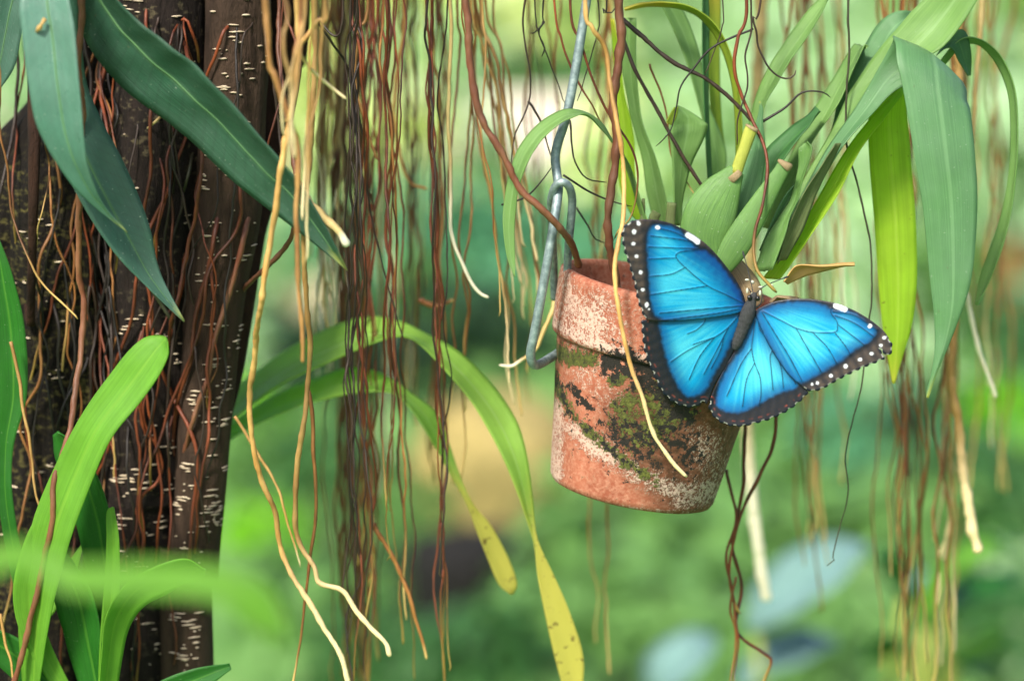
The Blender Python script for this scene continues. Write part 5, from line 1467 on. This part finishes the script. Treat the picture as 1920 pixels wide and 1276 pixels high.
rg = random.Random(77)
MID_MARKS = [(450, 200, 'the smooth bark'), (600, 430, 'the long fig leaf tip'), (660, 200, 'the sharp dark root strand'), (820, 200, 'the cream root'), (900, 350, 'the curving woody root'), (960, 440, 'the narrow arched leaf'), (1045, 350, 'the wire loop'), (1150, 250, 'the thick woody root'), (1230, 250, 'the upright cut leaf'), (1320, 200, 'the narrow dark leaf'), (1330, 420, 'the fat pseudobulb'), (1440, 120, 'the upright pointed leaf'), (1380, 600, 'the butterfly body'), (1550, 580, 'the right forewing'), (1560, 300, 'the rising orchid leaves'), (1670, 480, 'the yellow-green leaf'), (1760, 450, 'the broad hanging leaf'), (1890, 250, 'the narrow far leaf')]
for i in range(9):        # far hedge beyond the path
    px = -150 + i * 280
    mt = ['pale', 'mint', 'mint', 'lemon', 'pale', 'mint', 'mint', 'mint', 'pale'][i]
    bush(px + rg.uniform(-40, 40), 30 + rg.uniform(-40, 30), 24, 190, mt, GN[mt] + ' bush in the far row beyond the pale gravel path', 'far bushes beyond the path', kind=rg.randrange(3))
for i in range(9):
    px = -150 + i * 280
    bush(px, -190, 32, 260, 'mid', 'fresh green bush in the farthest row, behind the pale bushes', 'farthest bushes', kind=rg.randrange(3))
for px, py in ((-60, 240), (150, 250), (330, 230), (520, 250), (690, 240), (820, 300), (1220, 270), (1330, 230), (1520, 250), (1720, 240), (1930, 250)):
    mt = rg.choice(['mint', 'pale', 'mint'])
    bush(px, py, 13, 130, mt, GN[mt] + ' bush in the row on the near side of the gravel path', 'bushes along the path', kind=rg.randrange(3))
bush(985, 160, 22, 90, 'deep', 'deep green bush just beyond the bright gap of gravel path', None)
for px, py, d, r, mt in [  # middle distance, around the path's gap
    (430, 250, 11, 200, 'pale'), (640, 300, 11, 190, 'pale'), (800, 120, 12, 130, 'mint'), (780, 420, 10, 130, 'teal'), (930, 460, 10, 110, 'teal'), (1180, 320, 11, 110, 'pale'),
    (1300, 330, 11, 170, 'mint'), (1480, 250, 11, 180, 'mint'), (1680, 330, 11, 190, 'mint'), (1880, 250, 11, 180, 'mint'), (1350, 560, 9, 150, 'mint'), (1560, 520, 9, 150, 'mint'), (1760, 520, 9, 120, 'mid'),
    (1090, 480, 10, 110, 'teal'), (470, 480, 10, 120, 'mint'), (620, 470, 10, 110, 'teal'), (1450, 100, 12, 150, 'mint'), (1720, 100, 12, 150, 'mint')]:
    near_ = sorted(MID_MARKS, key=lambda q: math.hypot(q[0] - px, q[1] - py))
    bush(px, py, d, r, mt, GN[mt] + ' bush far behind ' + near_[0][2] + ', near ' + near_[1][2], 'bushes in the middle distance')
NEAR = [  # nearer planting
    (870, 600, 7.6, 95, 'dark'), (960, 640, 7.4, 70, 'dark'), (660, 690, 7.2, 120, 'dark'), (800, 700, 7.4, 70, 'dark'), (470, 660, 7.8, 90, 'mint'), (480, 880, 7, 120, 'mid'), (620, 900, 6.6, 110, 'deep'), (760, 960, 6.4, 80, 'mid'),
    (560, 1150, 6, 150, 'mid'), (720, 1240, 5.6, 120, 'deep'), (900, 1230, 5.4, 120, 'deep'), (1030, 1150, 5.6, 110, 'mid'), (1150, 1010, 6, 130, 'mid'), (1260, 1150, 5.6, 140, 'mid'), (1180, 700, 8, 110, 'mid'),
    (1420, 1000, 6, 150, 'mid'), (1480, 780, 7.4, 150, 'mid'), (1640, 820, 7, 130, 'teal'), (1640, 700, 8, 120, 'mint'), (1880, 770, 6.6, 70, 'lime'), (1770, 790, 7, 90, 'deep'), (1720, 980, 6, 130, 'mid'), (1860, 930, 6, 120, 'deep'),
    (1600, 1180, 5.4, 130, 'mid'), (1430, 1230, 5.2, 110, 'mid'), (1860, 1150, 5, 110, 'deep'), (1760, 1240, 5, 100, 'mid'), (1890, 620, 8, 90, 'deep'), (1690, 800, 6.4, 45, 'dark'), (1400, 1130, 5.4, 50, 'dark'), (1250, 880, 7, 60, 'mint'), (1560, 960, 6, 60, 'deep'), (1330, 1000, 6.2, 60, 'teal'), (470, 760, 7.4, 70, 'lime'), (500, 1000, 6.4, 70, 'lime')]
MARKS = [(930, 850, 'the big tan boulder'), (890, 1050, 'the dark painted hollow'), (1180, 800, 'the clay pot'), (430, 800, 'the fig trunk'), (660, 900, 'the dense root strand'), (1425, 1000, 'the thick cream root'), (1530, 1090, 'the blue-grey leaves'), (1500, 720, 'the right butterfly wing'), (1680, 600, 'the yellow-green leaf'), (1780, 650, 'the broad hanging leaf'), (1830, 1000, 'the swollen golden root tip'), (1790, 1200, 'the glossy green shoots'), (1060, 1200, 'the yellow leaf end'), (590, 1080, 'the golden roots'), (1580, 900, 'the free thin dark root')]
for px, py, d, r, mt in NEAR:
    near_ = sorted(MARKS, key=lambda q: math.hypot(q[0] - px, q[1] - py))
    bush(px, py, d, r, mt, GN[mt] + ' bush behind ' + near_[0][2] + ', near ' + near_[1][2], 'low bushes of the nearer planting')
for i in range(26):      # the planting goes on to both sides
    side_ = i % 2
    mt = rg.choice(['mint', 'mid', 'deep', 'teal', 'pale'])
    bush(rg.uniform(-1100, -60) if side_ == 0 else rg.uniform(2000, 2900), 60 + (i // 2) * 90 + rg.uniform(-30, 30), 11 - (i // 2) * 0.42, 170, mt, GN[mt] + (' bush of the planting that continues behind the fig trunk' if side_ == 0 else ' bush of the planting that continues past the far right leaf'), 'bushes of the wider planting')
boulder(930, 850, 7.2, 160, 110, 'rock_tan', 'big tan boulder among the bushes beyond the arching strap leaves')
boulder(890, 1050, 6.3, 125, 65, 'hollow_shade', 'near-black shape painted as the shaded hollow under the big tan boulder')  # added lump, not a rock: its dark colour stands in for shade
boulder(590, 545, 11, 60, 45, 'rock_pale', 'pale rounded rock behind the root curtain')
boulder(1880, 495, 11, 70, 60, 'rock_rust', 'rust-coloured rock behind the far right leaf')

# blue-grey leaves low on the right, and green shoots beside them
bg1 = thing('blue_leaf_plant', P(1500, 1500, 1.4), 'plant with broad blue-grey leaves catching the light, blurred', 'plant')
bg1.location.z = 0; bg1['_base'] = list(bg1.location)
cleaf(bg1, [(1420, 1190, 1.4, 10), (1460, 1140, 1.4, 40), (1520, 1090, 1.4, 52), (1580, 1060, 1.4, 40), (1630, 1040, 1.4, 4)], 'ficus', cup=0.12, dy=.1)
cleaf(bg1, [(1400, 1300, 1.4, 10), (1450, 1250, 1.4, 30), (1510, 1225, 1.4, 32), (1570, 1220, 1.4, 5)], 'ficus', cup=0.12, dy=.1)
cleaf(bg1, [(1240, 1320, 1.5, 10), (1260, 1270, 1.5, 40), (1310, 1230, 1.5, 40), (1350, 1215, 1.5, 5)], 'ficus', cup=0.12, dy=.1)
cleaf(bg1, [(1700, 1100, 1.4, 6), (1730, 1075, 1.4, 18), (1765, 1068, 1.4, 3)], 'ficus', cup=0.12, dy=.06)
for ch in bg1.children:
    ch.data.materials[0] = G['blue']
base = bg1.location
for e in ((1420, 1190, 1.4), (1400, 1300, 1.4), (1240, 1320, 1.5), (1700, 1100, 1.4)):
    q = P(*e)
    v, f, vv = tube_geo(spline([(base.x, base.y, -.02), (base.x * 0.6 + q.x * 0.4, base.y, q.z * 0.6), tuple(q)], 6), 0.004, 6)
    mesh_obj('stem', v, f, M['stalk'], bg1, attrs={'u': np.full(len(v), .3), 'v': vv})
gs = thing('green_shoots', P(1760, 1500, 1.2), 'young plant with glossy green pointed leaves low on the right, blurred', 'plant')
gs.location.z = 0; gs['_base'] = list(gs.location)
base = gs.location
ends = [[(1740, 1180), (1760, 1120), (1790, 1060), (1800, 1030)], [(1780, 1150), (1830, 1120), (1880, 1105), (1910, 1100)], [(1730, 1130), (1700, 1070), (1680, 1040), (1640, 1025)], [(1790, 1240), (1830, 1235), (1880, 1210), (1915, 1220)], [(1760, 1290), (1790, 1250), (1830, 1260), (1850, 1280)], [(1700, 1200), (1670, 1190), (1640, 1200), (1610, 1220)], [(1770, 1100), (1810, 1060), (1850, 1040), (1880, 1050)]]
for i, pts in enumerate(ends):
    y = 1.2 + 0.03 * i
    cleaf(gs, [(a, b_, y, w) for (a, b_), w in zip(pts, (6, 22, 20, 2))], 'young' if i % 3 == 0 else 'young_dark', cup=0.15, dy=.06, n=18, m=4)
    q = P(*pts[0], y)
    v, f, vv = tube_geo(spline([(base.x, base.y, -.02), (base.x * 0.6 + q.x * 0.4, base.y, q.z * 0.6), tuple(q)], 6), 0.003, 6)
    mesh_obj('stem', v, f, M['stalk'], gs, attrs={'u': np.full(len(v), .3), 'v': vv})

for o in bpy.data.objects:
    if '_base' in o: del o['_base']
